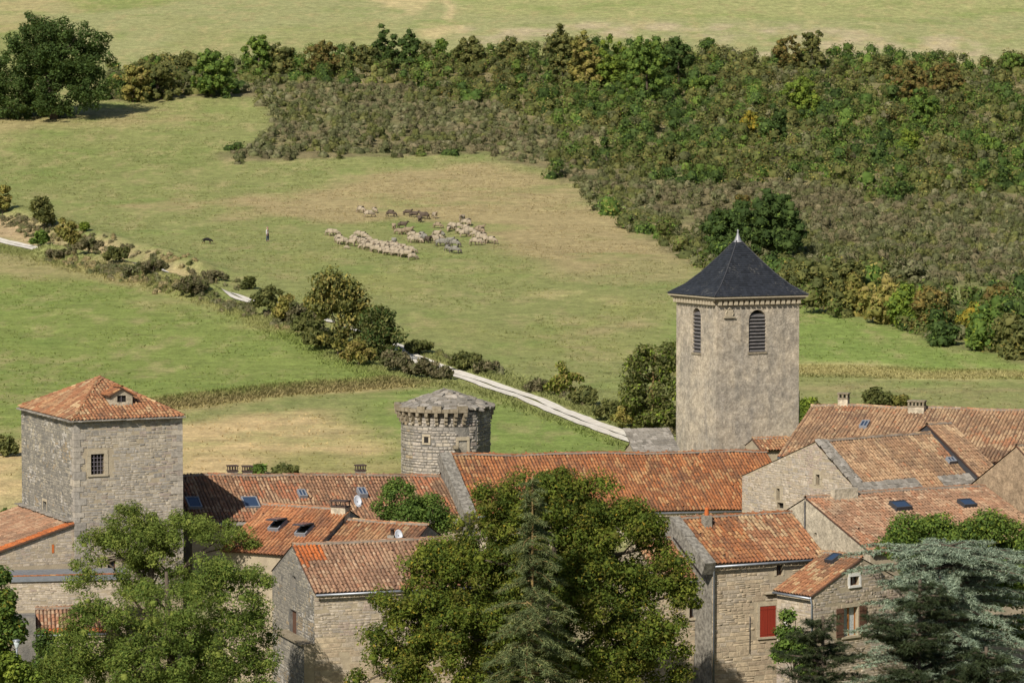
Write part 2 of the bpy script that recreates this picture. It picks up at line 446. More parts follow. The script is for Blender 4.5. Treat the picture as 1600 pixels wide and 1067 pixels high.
paint(SCRUB_PX, (.15, .125, .065), .95, 2)
paint([(1090, 470), (1240, 478), (1400, 512), (1500, 550), (1700, 585), (1700, 600), (1250, 575), (1050, 560)], (.16, .215, .052), .9, 4)
paint([(1050, 562), (1250, 570), (1700, 582), (1700, 596), (1250, 590), (1050, 590)], YEL, .85, 3)
paint([(1050, 597), (1250, 598), (1700, 602), (1700, 670), (1050, 680)], (.205, .205, .08), .8, 5)
paint([(1250, 604), (1700, 610), (1700, 614), (1250, 609)], (.27, .21, .11), .7, 2)
paint([(-60, 340), (40, 352), (130, 385), (220, 412), (300, 436), (300, 445), (200, 420), (100, 390), (-60, 365)], EARTH, .95, 2)
paint([(230, 636), (420, 610), (600, 596), (660, 592), (660, 604), (420, 624), (240, 650)], (.3, .24, .11), .9, 2)
paint([(860, 520), (960, 510), (1050, 500), (1050, 512), (960, 522)], (.31, .24, .13), .6, 2)
# village ground between the houses: trodden earth and thin grass
vil = np.clip(1 - np.abs(GY - 172) / 26, 0, 1) ** .5
for k, c in enumerate((.2, .17, .105)): T[..., k] = T[..., k] * (1 - vil) + c * vil
ny, nx = GX.shape
idx = np.arange(ny * nx).reshape(ny, nx)
Fq = np.stack([idx[:-1, :-1], idx[:-1, 1:], idx[1:, 1:], idx[1:, :-1]], -1).reshape(-1, 4)
g_o = mesh_np('ground', np.stack([GX, GY, GZ], -1).reshape(-1, 3), Fq, M['ground'], None, T.reshape(-1, 3), True, 'POINT')
tag(g_o, 'rolling pasture and stubble fields rising behind the village', None, None, 'structure')
_xs, _ys, _gz = xs, ys, GZ
def gmesh(x, y):
    """height of the ground mesh itself"""
    x = np.atleast_1d(np.asarray(x, float)); y = np.atleast_1d(np.asarray(y, float))
    i = np.clip(np.searchsorted(_xs, x) - 1, 0, len(_xs) - 2); j = np.clip(np.searchsorted(_ys, y) - 1, 0, len(_ys) - 2)
    fx = (x - _xs[i]) / (_xs[i + 1] - _xs[i]); fy = (y - _ys[j]) / (_ys[j + 1] - _ys[j])
    return (_gz[j, i] * (1 - fx) + _gz[j, i + 1] * fx) * (1 - fy) + (_gz[j + 1, i] * (1 - fx) + _gz[j + 1, i + 1] * fx) * fy
# two wheel tracks of white gravel with a grassy middle
def ribbon(lo, hi, lift, n=5, seed=0):
    V = []; Fc = []
    for i, p in enumerate(ROADS):
        a = ROADS[max(i - 1, 0)]; b = ROADS[min(i + 1, len(ROADS) - 1)]
        t = (b - a).normalized(); nn = Vector((-t.y, t.x))
        jit = .28 * (float(vnoise(np.array(i / 1.7), np.array(seed * 9.1), seed)) - .5)
        jit2 = .28 * (float(vnoise(np.array(i / 1.4), np.array(seed * 5.1 + 3), seed + 7)) - .5)
        for k in range(n):
            q = p + nn * (lo + jit + (hi + jit2 - lo - jit) * k / (n - 1))
            V.append((q.x, q.y, float(gmesh(q.x, q.y)[0]) + lift))
    m = len(ROADS)
    for i in range(m - 1):
        for k in range(n - 1): Fc.append((i * n + k, (i + 1) * n + k, (i + 1) * n + k + 1, i * n + k + 1))
    return np.array(V), np.array(Fc)
road = empty('gravel_track', (0, 0, 0)); tag(road, 'white gravel farm track climbing past the hedges', None, None, 'structure')
for lo, hi, sd_ in ((-1.0, -.08, 1), (.08, .95, 2)):
    V, Fc = ribbon(lo, hi, .1, 4, sd_)
    mesh_np('wheel_track', V, Fc, M['gravel'], road, None, True)
# ------------------------------------------------------------------ building kit
def proto_tile():
    V = []; Fc = []
    seg = 5; L = .46
    for (yy, r, lift) in ((0, .09, .014), (L, .074, -.012)):
        for k in range(seg + 1):
            t = math.pi * (k / seg); V.append((-math.cos(t) * r, yy, lift + math.sin(t) * r * .92))
    n = seg + 1
    for k in range(seg): Fc.append((k, k + 1, n + k + 1, n + k))
    b = len(V)
    for k in range(seg + 1):
        t = math.pi * (k / seg); V.append((-math.cos(t) * .07, .0, .014 + math.sin(t) * .06))
    for k in range(seg): Fc.append((k + 1, k, b + k, b + k + 1))
    return np.array(V), Fc
TILE = [proto_tile()]
def proto_stones(n, inset=.05, jit=.05):
    out = []
    for _ in range(n):
        j = lambda a: random.uniform(-a, a)
        m = [(-.5 + j(jit), -.5 + j(jit)), (.5 + j(jit), -.5 + j(jit)), (.5 + j(jit), .5 + j(jit)), (-.5 + j(jit), .5 + j(jit))]
        V = [(x, y, -.3) for x, y in m]
        V += [(x * (1 - inset * random.uniform(1, 3)) + j(.02), y * (1 - inset * random.uniform(1.5, 5)) + j(.03), 1 + j(.3)) for x, y in m]
        Fc = [(k, (k + 1) % 4, 4 + (k + 1) % 4, 4 + k) for k in range(4)] + [(4, 5, 6, 7)]
        out.append((np.array(V), Fc))
    return out
STONES = proto_stones(18, .05, .08)
RUBBLE = proto_stones(14, .1, .13)
SLABS = proto_stones(10, .02, .09)
_cache = {}
def pieces(parent, name, protos, mats, cols, max_ind, mo, ma, key=None, stuff=None):
    """each piece an object (the max_ind first by key), the rest one joined part"""
    n = len(mats)
    if not n: return
    order = np.argsort(key) if key is not None else np.arange(n)
    which = [random.randrange(len(protos)) for _ in range(n)]
    for i in order[:max_ind]:
        pk = (id(protos), which[i], mo.name)
        if pk not in _cache:
            V, Fc = protos[which[i]]
            me = bpy.data.meshes.new(name); me.from_pydata([tuple(v) for v in V], [], Fc); me.materials.append(mo); _cache[pk] = me
        o = bpy.data.objects.new(name, _cache[pk]); COL.objects.link(o); o.parent = parent
        o.matrix_basis = mats[i]; o.color = (*cols[i], 1)
    rest = order[max_ind:]
    if len(rest):
        VV = []; FF = []; TT = []; base = 0
        for i in rest:
            V, Fc = protos[which[i]]; m = np.array(mats[i])
            VV.append(V @ m[:3, :3].T + m[:3, 3]); FF += [tuple(base + k for k in f) for f in Fc]; TT += [cols[i]] * len(Fc); base += len(V)
        FF = np.array(FF)
        o = mesh_np(stuff or name, np.vstack(VV), FF, ma, parent, np.array(TT)); tag(o, kind='stuff')
def basis(a, b, n, p, sc=(1, 1, 1)):
    m = Matrix.Identity(4)
    for r in range(3):
        m[r][0] = a[r] * sc[0]; m[r][1] = b[r] * sc[1]; m[r][2] = n[r] * sc[2]; m[r][3] = p[r]
    return m
PAL = {   # (colour, weight)
 'orange': [((0.3, 0.115, 0.046), 5), ((0.264, 0.101, 0.042), 4), ((0.323, 0.138, 0.057), 3), ((0.229, 0.095, 0.042), 2), ((0.336, 0.185, 0.084), 1.2), ((0.182, 0.083, 0.04), 1)],
 'brown': [((0.25, 0.135, 0.078), 4), ((0.291, 0.164, 0.093), 3), ((0.203, 0.116, 0.069), 3), ((0.34, 0.22, 0.132), 2), ((0.295, 0.126, 0.067), 2.2), ((0.169, 0.104, 0.064), 1.4)],
 'pink': [((0.298, 0.173, 0.106), 4), ((0.331, 0.211, 0.13), 3), ((0.271, 0.153, 0.092), 3), ((0.235, 0.139, 0.086), 2), ((0.353, 0.239, 0.153), 1.4), ((0.308, 0.156, 0.088), 1.5)],
 'mixed': [((0.312, 0.146, 0.072), 4), ((0.347, 0.2, 0.103), 2), ((0.263, 0.122, 0.062), 3), ((0.391, 0.268, 0.149), 1.4), ((0.209, 0.11, 0.061), 1.4)],
 'fresh': [((0.365, 0.156, 0.07), 5), ((0.329, 0.137, 0.063), 3), ((0.377, 0.183, 0.088), 2), ((0.282, 0.125, 0.064), 1)],
 'clay': [((.43, .13, .038), 4), ((.37, .11, .034), 3)],
 'tan': [((0.294, 0.181, 0.102), 4), ((0.334, 0.216, 0.125), 3), ((0.261, 0.157, 0.091), 3), ((0.223, 0.142, 0.086), 2), ((0.368, 0.254, 0.15), 1.6), ((0.322, 0.159, 0.085), 1)],
 'warm': [((0.39, 0.334, 0.264), 5), ((0.429, 0.368, 0.292), 4), ((0.357, 0.304, 0.244), 3), ((0.4, 0.329, 0.245), 2), ((0.334, 0.291, 0.243), 1.5), ((0.346, 0.278, 0.228), 0.7)],
 'tower': [((0.328, 0.293, 0.246), 5), ((0.36, 0.32, 0.266), 4), ((0.292, 0.265, 0.228), 4), ((0.378, 0.332, 0.264), 1.5), ((0.264, 0.24, 0.209), 1.5), ((0.309, 0.257, 0.218), 0.6)],
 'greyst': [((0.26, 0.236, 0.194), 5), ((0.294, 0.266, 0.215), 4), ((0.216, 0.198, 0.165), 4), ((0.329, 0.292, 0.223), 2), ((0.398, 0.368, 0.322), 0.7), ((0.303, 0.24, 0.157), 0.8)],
 'ashlar': [((0.397, 0.318, 0.219), 5), ((0.434, 0.351, 0.241), 4), ((0.359, 0.286, 0.2), 3), ((0.378, 0.317, 0.24), 2)],
 'slab': [((0.244, 0.22, 0.187), 4), ((0.208, 0.189, 0.16), 4), ((0.286, 0.261, 0.225), 3), ((0.166, 0.151, 0.128), 2)],
}
def pick(pal, v=.12):
    P = PAL[pal]; c = random.choices([p[0] for p in P], [p[1] for p in P])[0]; k = random.uniform(1 - v, 1 + v)
    return tuple(min(.8, x * k) for x in c)
def pick_n(pal, f):
    """f 0..1 patchiness: neighbours alike"""
    P = PAL[pal]
    if random.random() < .38: return pick(pal)
    i = int(min(.999, max(0, f)) * len(P)); k = random.uniform(.88, 1.12); return tuple(min(.8, x * k) for x in P[i][0])

def slope(house, roof, A, a, b, poly, pal, spacing=.215, course=.335, max_ind=300, sag=None, patch=None, skip=None, ridge_r=None):
    """barrel tiles over the sloping polygon poly [(s, r)], eave start A, along a, up b (local to the house)"""
    a = Vector(a).normalized(); b = Vector(b).normalized(); n = a.cross(b).normalized(); A = Vector(A)
    S = [p[0] for p in poly]; Rr = [p[1] for p in poly]
    W = house.matrix_world if False else house['_m']
    mats = []; cols = []; key = []
    ns = int((max(S) - min(S)) / spacing) + 1; nr = int((max(Rr) - min(Rr)) / course) + 1
    off = random.random() * 50
    jc = [random.uniform(-.018, .018) for _ in range(ns)]
    js = [random.uniform(0, .08) for _ in range(ns)]
    for i in range(ns):
        s0 = min(S) + (i + .5) * spacing
        for j in range(nr):
            r0 = min(Rr) + j * course + js[i] * (j > 0)
            rc = r0 + course * .5
            if not inpoly(np.array([s0]), np.array([rc]), poly)[0]: continue
            if skip and any(x0 < s0 < x1 and y0 < rc + .1 and rc - .1 < y1 for x0, y0, x1, y1 in skip): continue
            z = (sag(s0, rc) if sag else 0) + random.uniform(-.008, .01)
            p = A + a * (s0 + jc[i] + random.uniform(-.008, .008)) + b * r0 + n * (z + .0)
            ang = random.gauss(0, .035) if random.random() > .012 else random.gauss(0, .25)
            aa = a * math.cos(ang) + b * math.sin(ang); bb = b * math.cos(ang) - a * math.sin(ang)
            bb = (bb - n * random.uniform(-.01, .03)).normalized()
            mats.append(basis(aa, bb, n, p, (random.uniform(.93, 1.06), random.uniform(.97, 1.05), random.uniform(.9, 1.1))))
            f = float(fbm(np.array([s0 * .45 + off]), np.array([rc * .3]), 3, 3)[0]); f = (f - .25) * 2
            pl = pal
            if patch:
                for (x0, y0, x1, y1, q) in patch:
                    if x0 <= s0 <= x1 and y0 <= rc <= y1: pl = q
            cols.append(pick_n(pl, f)); key.append((W @ p).length)
    pieces(roof, 'tile', TILE, mats, cols, max_ind, M['tile_o'], M['tile_a'], np.array(key), 'tiles')
def ridge_row(roof, p0, p1, pal, sag=None, mort=True, r=1.25, step=.36):
    p0 = Vector(p0); p1 = Vector(p1); d = (p1 - p0); L = d.length; d.normalize()
    side = d.cross(Vector((0, 0, 1))).normalized(); up = side.cross(d).normalized()
    mats = []; cols = []; k = max(1, int(L / step))
    for i in range(k):
        p = p0 + d * (i * L / k); z = sag(i * L / k) if sag else 0
        p = p + up * (z + random.uniform(-.012, .012)) + side * random.uniform(-.015, .015)
        mats.append(basis(side, d, up, p, (r, 1.0, r))); cols.append(pick(pal, .2))
    pieces(roof, 'ridge_tile', TILE, mats, cols, 300, M['tile_o'], M['tile_a'])
    if mort:
        mb = MB(); q = max(2, int(L / .5)); rows = []
        for i in range(q + 1):
            z = sag(i * L / q) if sag else 0
            c = p0 + d * (i * L / q) + up * z; w = .17 + random.uniform(-.04, .04)
            rows.append((c - side * w - up * .05, c - side * w * .5 + up * .055, c + side * w * .5 + up * .055, c + side * w - up * .05))
        for u_, v_ in zip(rows[:-1], rows[1:]):
            for k in range(3): mb.quad(u_[k], v_[k], v_[k + 1], u_[k + 1])
        mb.build('mortar_bedding', M['ridge_mortar'], roof)

def wall_sheet(parent, name, P0, a, poly, holes, mat, depth=.24):
    """flat wall polygon poly [(s, z)] with real openings and their reveals; returns (object, normal)"""
    a = Vector(a).normalized(); up = Vector((0, 0, 1)); n = a.cross(up); P0 = Vector(P0)
    to = lambda s, z, k=0: P0 + a * s + up * z - n * k
    loops = [[Vector((s, z, 0)) for s, z in poly]] + [[Vector((s, z, 0)) for s, z in h] for h in holes]
    flat = [q for lp in loops for q in lp]
    tris = tessellate_polygon(loops)
    mb = MB(); mb.v = [tuple(to(q.x, q.y)) for q in flat]
    for t in tris:
        A_, B_, C_ = (flat[i] for i in t); cr = (B_ - A_).cross(C_ - A_).z
        mb.f.append(tuple(t) if cr > 0 else tuple(reversed(t)))
    for h in holes:
        m = len(h)
        for k in range(m):
            (s0, z0), (s1, z1) = h[k], h[(k + 1) % m]
            mb.quad(to(s0, z0), to(s1, z1), to(s1, z1, depth), to(s0, z0, depth))
    return mb.build(name, mat, parent)
def rect(x0, z0, x1, z1): return [(x0, z0), (x1, z0), (x1, z1), (x0, z1)]
def arch(x0, z0, x1, z1, seg=8):
    r = (x1 - x0) / 2; c = (x0 + x1) / 2
    return [(x0, z0), (x1, z0)] + [(c + r * math.cos(math.pi * k / seg), z1 - r + r * math.sin(math.pi * k / seg)) for k in range(seg + 1)]
def stonework(wall, P0, a, poly, keep_out, pal, hr=(.12, .22), lr=(.16, .46), ind=260, rub=False, proud=(.003, .012), joint=.012, zones=None, zmin=None, big=None):
    a = Vector(a).normalized(); up = Vector((0, 0, 1)); n = a.cross(up); P0 = Vector(P0)
    S = [p[0] for p in poly]; Z = [p[1] for p in poly]
    s0, s1 = min(S), max(S); z = min(Z) if zmin is None else max(min(Z), zmin)
    mats = []; cols = []; key = []; off = random.random() * 99
    while z < max(Z) - .04:
        h = random.uniform(*hr); s = s0 - random.uniform(0, .1)
        if zones:
            for zz, hh, ll, pp in zones:
                if z < zz: h = random.uniform(*hh); lr_ = ll; pal_ = pp; break
            else: lr_, pal_ = lr, pal
        else: lr_, pal_ = lr, pal
        while s < s1:
            l = random.uniform(*lr_) * (1 if random.random() > .12 else 1.5)
            a0, a1 = max(s, s0 + .005), min(s + l, s1 - .005)
            s += l
            if a1 - a0 < .07: continue
            if random.random() < .05: continue
            parts_ = [(z + h / 2, h)]
            if h > .17 and random.random() < .3: 
                k_ = random.uniform(.38, .62); parts_ = [(z + h * k_ / 2, h * k_), (z + h * (k_ + 1) / 2, h * (1 - k_))]
            elif random.random() < .07: parts_ = [(z + h / 2 + .05, h * 1.4)]
            for zc, hq in parts_:
                hh = hq * random.uniform(.78, 1.0) if not rub else hq * random.uniform(.65, 1.1)
                zc += random.uniform(-.02, .02); sc = (a0 + a1) / 2
                cx = np.array([a0 + .01, a1 - .01, a1 - .01, a0 + .01]); cz = np.array([zc - hh / 2, zc - hh / 2, zc + hh / 2, zc + hh / 2])
                if not inpoly(cx, cz, poly).all(): continue
                if any(x0 - .02 < a1 and a0 < x1 + .02 and y0 - .02 < zc + hh / 2 and zc - hh / 2 < y1 + .02 for x0, y0, x1, y1 in keep_out): continue
                ang = random.gauss(0, .018 if not rub else .06)
                aa = a * math.cos(ang) + up * math.sin(ang); uu = up * math.cos(ang) - a * math.sin(ang)
                mats.append(basis(aa, uu, n, P0 + a * sc + up * zc, (a1 - a0 - joint, hh - joint, random.uniform(*proud))))
                f = (float(fbm(np.array([sc * .6 + off]), np.array([zc * .6]), 13, 3)[0]) - .25) * 2
                cols.append(pick_n(pal_, f)); key.append(-(a1 - a0) * hh)
        z += h
    pieces(wall, 'stone', RUBBLE if rub else STONES, mats, cols, ind, M['rubble_o' if rub else 'stone_o'], M['rubble_a' if rub else 'stone_a'], np.array(key), 'small_stones')

class Building:
    def __init__(s, name, label, cat, O, yaw, zb, L=None, W=None, rise=1.5, tr=None, dz=0.0, group=None):
        s.O = O; s.yaw = yaw; s.zb = zb; s.L = L; s.W = W; s.H = O.z - zb; s.rise = rise; s.tr = tr if tr is not None else (W or 0) / 2; s.dz = dz
        s.e = empty(name, (O.x, O.y, zb), yaw); tag(s.e, label, cat, group)
        s.m = Matrix.Translation((O.x, O.y, zb)) @ Matrix.Rotation(yaw, 4, 'Z'); s.mi = s.m.inverted()
        _HM[s.e.name] = s.m
    def face(s, f):
        if f == 'front': return Vector((0, 0, 0)), Vector((1, 0, 0))
        if f == 'left': return Vector((0, s.W, 0)), Vector((0, -1, 0))
        if f == 'right': return Vector((s.L, 0, 0)), Vector((0, 1, 0))
        return Vector((s.L, s.W, 0)), Vector((-1, 0, 0))
    def fpx(s, f, px, py):
        """pixel -> (s, z) on a wall face"""
        P0, a = s.face(f); n = a.cross(Vector((0, 0, 1)))
        d = (s.m.to_3x3().inverted() @ ray(px, py)); c = s.mi @ Vector((0, 0, 0))
        t = (P0 - c).dot(n) / d.dot(n); q = c + d * t - P0
        return q.dot(a), q.z
    def fr(s, f, x0, y0, x1, y1):
        A = s.fpx(f, x0, (y0 + y1) / 2); B = s.fpx(f, x1, (y0 + y1) / 2); C = s.fpx(f, (x0 + x1) / 2, y1); E = s.fpx(f, (x0 + x1) / 2, y0)
        return (min(A[0], B[0]), C[1], max(A[0], B[0]), E[1])
    def spx(s, px, py, A, a, b):
        """pixel -> (s, r) on a roof slope"""
        A = Vector(A); a = Vector(a).normalized(); b = Vector(b).normalized(); n = a.cross(b)
        d = (s.m.to_3x3().inverted() @ ray(px, py)); c = s.mi @ Vector((0, 0, 0))
        q = c + d * ((A - c).dot(n) / d.dot(n)) - A
        return q.dot(a), q.dot(b)
    def world(s, p): return s.m @ Vector(p)
_HM = {}
# Building.e['_m'] is replaced by a lookup that never becomes a custom property
class HouseRef:
    def __init__(s, b): s.b = b
    def __getitem__(s, k): return s.b.m

def window(B, face, r, kind, depth=.2, par=None):
    """window parts in the opening r of a wall face"""
    P0, a = B.face(face); up = Vector((0, 0, 1)); n = a.cross(up); x0, z0, x1, z1 = r
    Mx = basis(a, up, n, P0); par = par or B.e
    if kind == 'grid':
        w = MB(); w.frame(Mx, x0, z0, -depth, x1, z1, -depth + .02); win = w.build('window', M['black'], par)
        for k in range(1, 4):
            x = x0 + (x1 - x0) * k / 4; MB().frame(Mx, x - .014, z0, -.06, x + .014, z1, -.035).build('bar', M['bars'], win)
        for k in range(1, 5):
            z = z0 + (z1 - z0) * k / 5; MB().frame(Mx, x0, z - .014, -.075, x1, z + .014, -.052).build('bar', M['bars'], win)
    elif kind == 'dark':
        MB().frame(Mx, x0, z0, -depth, x1, z1, -depth + .02).build('opening_back', M['black'], par)
    elif kind == 'slit':
        MB().frame(Mx, x0, z0, -depth, x1, z1, -depth + .02).build('slit_infill', M['white'], par)
    elif kind == 'pane':
        w = MB(); t = .05
        w.frame(Mx, x0, z0, -depth, x0 + t, z1, -depth + .06).frame(Mx, x1 - t, z0, -depth, x1, z1, -depth + .06).frame(Mx, x0 + t, z0, -depth, x1 - t, z0 + t, -depth + .06).frame(Mx, x0 + t, z1 - t, -depth, x1 - t, z1, -depth + .06)
        c = (x0 + x1) / 2; w.frame(Mx, c - .025, z0 + t, -depth, c + .025, z1 - t, -depth + .05)
        win = w.build('window', M['brown'], par)
        for u0, u1 in ((x0 + t, c - .025), (c + .025, x1 - t)):
            MB().frame(Mx, u0, z0 + t, -depth + .005, u1, z1 - t, -depth + .02).build('pane', M['glass'], win)
    elif kind == 'curtain':
        w = MB(); t = .06; c = (x0 + x1) / 2
        for q0, q1 in ((x0, x0 + t), (c - t * .8, c + t * .8), (x1 - t, x1)): w.frame(Mx, q0, z0, -depth, q1, z1, -depth + .07)
        w.frame(Mx, x0 + t, z1 - t, -depth, c - t * .8, z1, -depth + .065).frame(Mx, c + t * .8, z1 - t, -depth, x1 - t, z1, -depth + .065)
        win = w.build('window', M['wood'], par)
        for u0, u1 in ((x0 + t, c - t * .8), (c + t * .8, x1 - t)):
            MB().frame(Mx, u0, z0, -depth, u1, z1 - t, -depth + .02).build('curtain', M['curtain'], win)
    elif kind == 'shutter':
        c = (x0 + x1) / 2
        for u0, u1 in ((x0, c - .008), (c + .008, x1)):
            sh = empty('shutter', (0, 0, 0), 0, par)
            nb = 3
            for k in range(nb):
                q0 = u0 + (u1 - u0) * k / nb; q1 = u0 + (u1 - u0) * (k + 1) / nb - .006
                MB().frame(Mx, q0, z0, -.03 + .004 * (k % 2), q1, z1, .015 + .004 * (k % 2)).build('board', M['red'], sh)
            for zz in (z0 + .13, z1 - .17):
                MB().frame(Mx, u0, zz - .02, .0195, u1, zz + .02, .03).build('hinge_strap', M['red'], sh)
    elif kind == 'louvre':
        nb = 11; w = MB()
        w.frame(Mx, x0, z0, -.5, x1, z1, -.48); win = w.build('window', M['black'], par)
        for k in range(nb):
            z = z0 + (z1 - z0 - .28) * (k + .1) / nb; h = (z1 - z0 - .28) / nb * .95
            s = MB(); q = [(x0, z, -.06), (x1, z, -.06), (x1, z + h, -.3), (x0, z + h, -.3)]
            q2 = [(p[0], p[1] + .035, p[2] + .01) for p in q]
            pts = [Mx @ Vector(p) for p in q + q2]
            s.v = [tuple(p) for p in pts]; s.f = [(0, 1, 2, 3), (7, 6, 5, 4), (0, 4, 5, 1), (1, 5, 6, 2), (2, 6, 7, 3), (3, 7, 4, 0)]
            s.build('louvre_slat', M['louvre'], win)
def surround(B, face, r, w=.13, proud=.03, sill=True, mat=None, lintel=.18, parent=None):
    P0, a = B.face(face); up = Vector((0, 0, 1)); n = a.cross(up); x0, z0, x1, z1 = r; Mx = basis(a, up, n, P0); mat = mat or M['dress']; par = parent or B.e
    MB().frame(Mx, x0 - w, z1 + .001, -.05, x1 + w, z1 + lintel, proud + .006).build('lintel', mat, par)
    for q in (x0 - w, x1 + .001):
        z = z0
        while z < z1 - .05:
            h = min(random.uniform(.3, .5), z1 - z); ww = random.uniform(.0, .07)
            u0 = q - (ww if q < x0 else 0); u1 = q + w + (ww if q > x0 else 0)
            MB().frame(Mx, u0, z + .006, -.05, u1 - .001, z + h - .006, proud).build('jamb_stone', mat, par); z += h
    if sill: MB().frame(Mx, x0 - w * 1.1, z0 - .11, -.05, x1 + w * 1.1, z0 - .001, proud + .05).build('sill', mat, par)

def hbox(hs, pad=0): return [(h[0] - pad, h[1] - pad, h[2] + pad, h[3] + pad) for h in hs]
def gable(B, pal='brown', faces=None, ov=.22, vg=.06, back=True, ind=300, sagamp=.03, patch=None, skip_px=None, ridge_pal=None, mat_under=None, gutter=True, roof_name='roof', slab_eave=0, spacing=.215, course=.335, tiles=True):
    """gabled building: four walls, roof of barrel tiles on the front slope, ridge, gutter. faces: per wall dict(mat, stones=..., holes=[(rect, kind)])"""
    L, W, H, tr, rise = B.L, B.W, B.H, B.tr, B.rise; dz = B.dz; faces = faces or {}
    k = dz / L; tp = rise / tr; tb = getattr(B, 'brise', rise) / (W - tr) if W > tr + .01 else 0
    polys = {'front': [(0, 0), (L, 0), (L, H + dz), (0, H)],
             'left': [(0, 0), (W, 0), (W, H), (W - tr, H + rise), (0, H + rise - tb * (W - tr))],
             'right': [(0, 0), (W, 0), (W, H + dz + rise - tb * (W - tr)), (tr, H + dz + rise), (0, H + dz)],
             'back': [(0, 0), (L, 0), (L, H + rise - tb * (W - tr)), (0, H + dz + rise - tb * (W - tr))]}
    for f in ('front', 'left', 'right', 'back'):
        d = faces.get(f, {}); P0, a = B.face(f); holes = d.get('holes', [])
        if d.get('skip'): continue
        hl = [(arch(*h[0]) if h[1] in ('louvre', 'arch') else rect(*h[0])) for h in holes]
        poly = [(s, z - .005) if z > .1 else (s, z) for s, z in polys[f]]
        w = wall_sheet(B.e, 'wall', P0, a, poly, hl, d.get('mat', M['mortar']), d.get('depth', .24))
        for h in holes:
            kd = 'dark' if h[1] == 'arch' else h[1]
            window(B, f, h[0], kd, d.get('depth', .24))
            if len(h) > 2 and h[2]: surround(B, f, h[0], **h[2])
        if d.get('stones'):
            sw = dict(d['stones']); ko = hbox([h[0] for h in holes], .0)
            for h in holes:
                if len(h) > 2 and h[2]:
                    ww = h[2].get('w', .13) + .05; ko.append((h[0][0] - ww, h[0][1] - .12, h[0][2] + ww, h[0][3] + h[2].get('lintel', .18)))
            ko += d.get('keep', [])
            stonework(w, P0, a, poly, ko, **sw)
    # roof
    b = Vector((0, tr, rise)).normalized(); a = Vector((1, 0, k)).normalized()
    A = Vector((-vg, -ov, H - ov * tp - vg * k + .03))
    rl = math.hypot(tr + ov, (tr + ov) * tp); Lr = (L + 2 * vg) / a.x
    off = random.random() * 30
    sag = lambda s, r: sagamp * 3.2 * (float(vnoise(np.array(s * .35 + off), np.array(r * .3), 2)) - .5)
    n = a.cross(b).normalized()
    mb = MB(); ni = max(2, int(Lr / .6)); rows = []
    for i in range(ni + 1):
        s = Lr * i / ni; row = []
        for r in (0, rl * .33, rl * .66, rl):
            row.append(A + a * s + b * r + n * (sag(s, r) - .0))
        rows.append(row)
    for u, v in zip(rows[:-1], rows[1:]):
        for q in range(3): mb.quad(u[q], v[q], v[q + 1], u[q + 1])
        mb.quad(u[0] - n * .07, v[0] - n * .07, v[0], u[0])
        mb.quad(u[0] - n * .07, u[3] - n * .07, v[3] - n * .07, v[0] - n * .07)
        if back and W > tr + .05:
            e0 = Vector((u[3].x, W + .15, u[3].z - tb * (W - tr + .15))); e1 = Vector((v[3].x, W + .15, v[3].z - tb * (W - tr + .15)))
            mb.quad(u[3], v[3], e1, e0)
    for row in (rows[0], rows[-1]):
        mb.quad(row[0], row[3], row[3] - n * .07, row[0] - n * .07)
    roof = mb.build(roof_name, mat_under or M['under'], B.e)
    skip = []
    for q in (skip_px or []):
        A_ = [B.spx(x, y, A, a, b) for x, y in q]; skip.append((min(p[0] for p in A_), min(p[1] for p in A_), max(p[0] for p in A_), max(p[1] for p in A_)))
    if tiles:
        slope(HouseRef(B), roof, A, a, b, rect(0.01, -.06, Lr - .01, rl - .02), pal, spacing, course, ind, sag, patch, skip)
    p0 = A + b * rl + n * .03; p1 = p0 + a * Lr
    ridge_row(roof, p0, p1, ridge_pal or pal, lambda s: sag(s, rl))
    if gutter:
        g = MB(); off_ = Vector((0, -.07, -.12)); g.tube([A + off_ + a * .05, A + off_ + a * (Lr - .05)], .065, 7); g.build('gutter', M['zinc'], B.e, True)
    if slab_eave:
        slab_row(B, roof, A - b * .3 * slab_eave, a, b, Lr, slab_eave)
    B.A, B.a, B.b, B.n, B.Lr, B.rl, B.roof = A, a, b, n, Lr, rl, roof
    return B
def slab_row(B, roof, A, a, b, Lr, rows=1, course=.3, s0=0.0, ind=120, lift=.02):
    n = a.cross(b).normalized(); mats = []; cols = []
    for j in range(rows * 2):
        s = s0
        while s < Lr:
            l = random.uniform(.22, .5); l = min(l, Lr - s + .05)
            p = A + a * (s + l / 2) + b * (j * course * .5 + .1 + random.uniform(-.03, .03)) + n * (lift + .012 * j + random.uniform(0, .02))
            ang = random.gauss(0, .05); aa = a * math.cos(ang) + b * math.sin(ang); bb = b * math.cos(ang) - a * math.sin(ang)
            mats.append(basis(aa, (bb - n * .06).normalized(), n, p, (l - .015, course, .05))); cols.append(pick('slab')); s += l
    pieces(roof, 'stone_slab', SLABS, mats, cols, ind, M['slab_o'], M['slab_a'], None, 'stone_slabs')
def skylight(B, q, kind='velux'):
    """roof window from the 4 picture corners q of its frame, laid on the roof slope"""
    P = [B.spx(x, y, B.A, B.a, B.b) for x, y in q]
    s0, s1 = min(p[0] for p in P), max(p[0] for p in P); r0, r1 = min(p[1] for p in P), max(p[1] for p in P)
    return skylight_sr(B, s0, r0, s1, r1, kind)
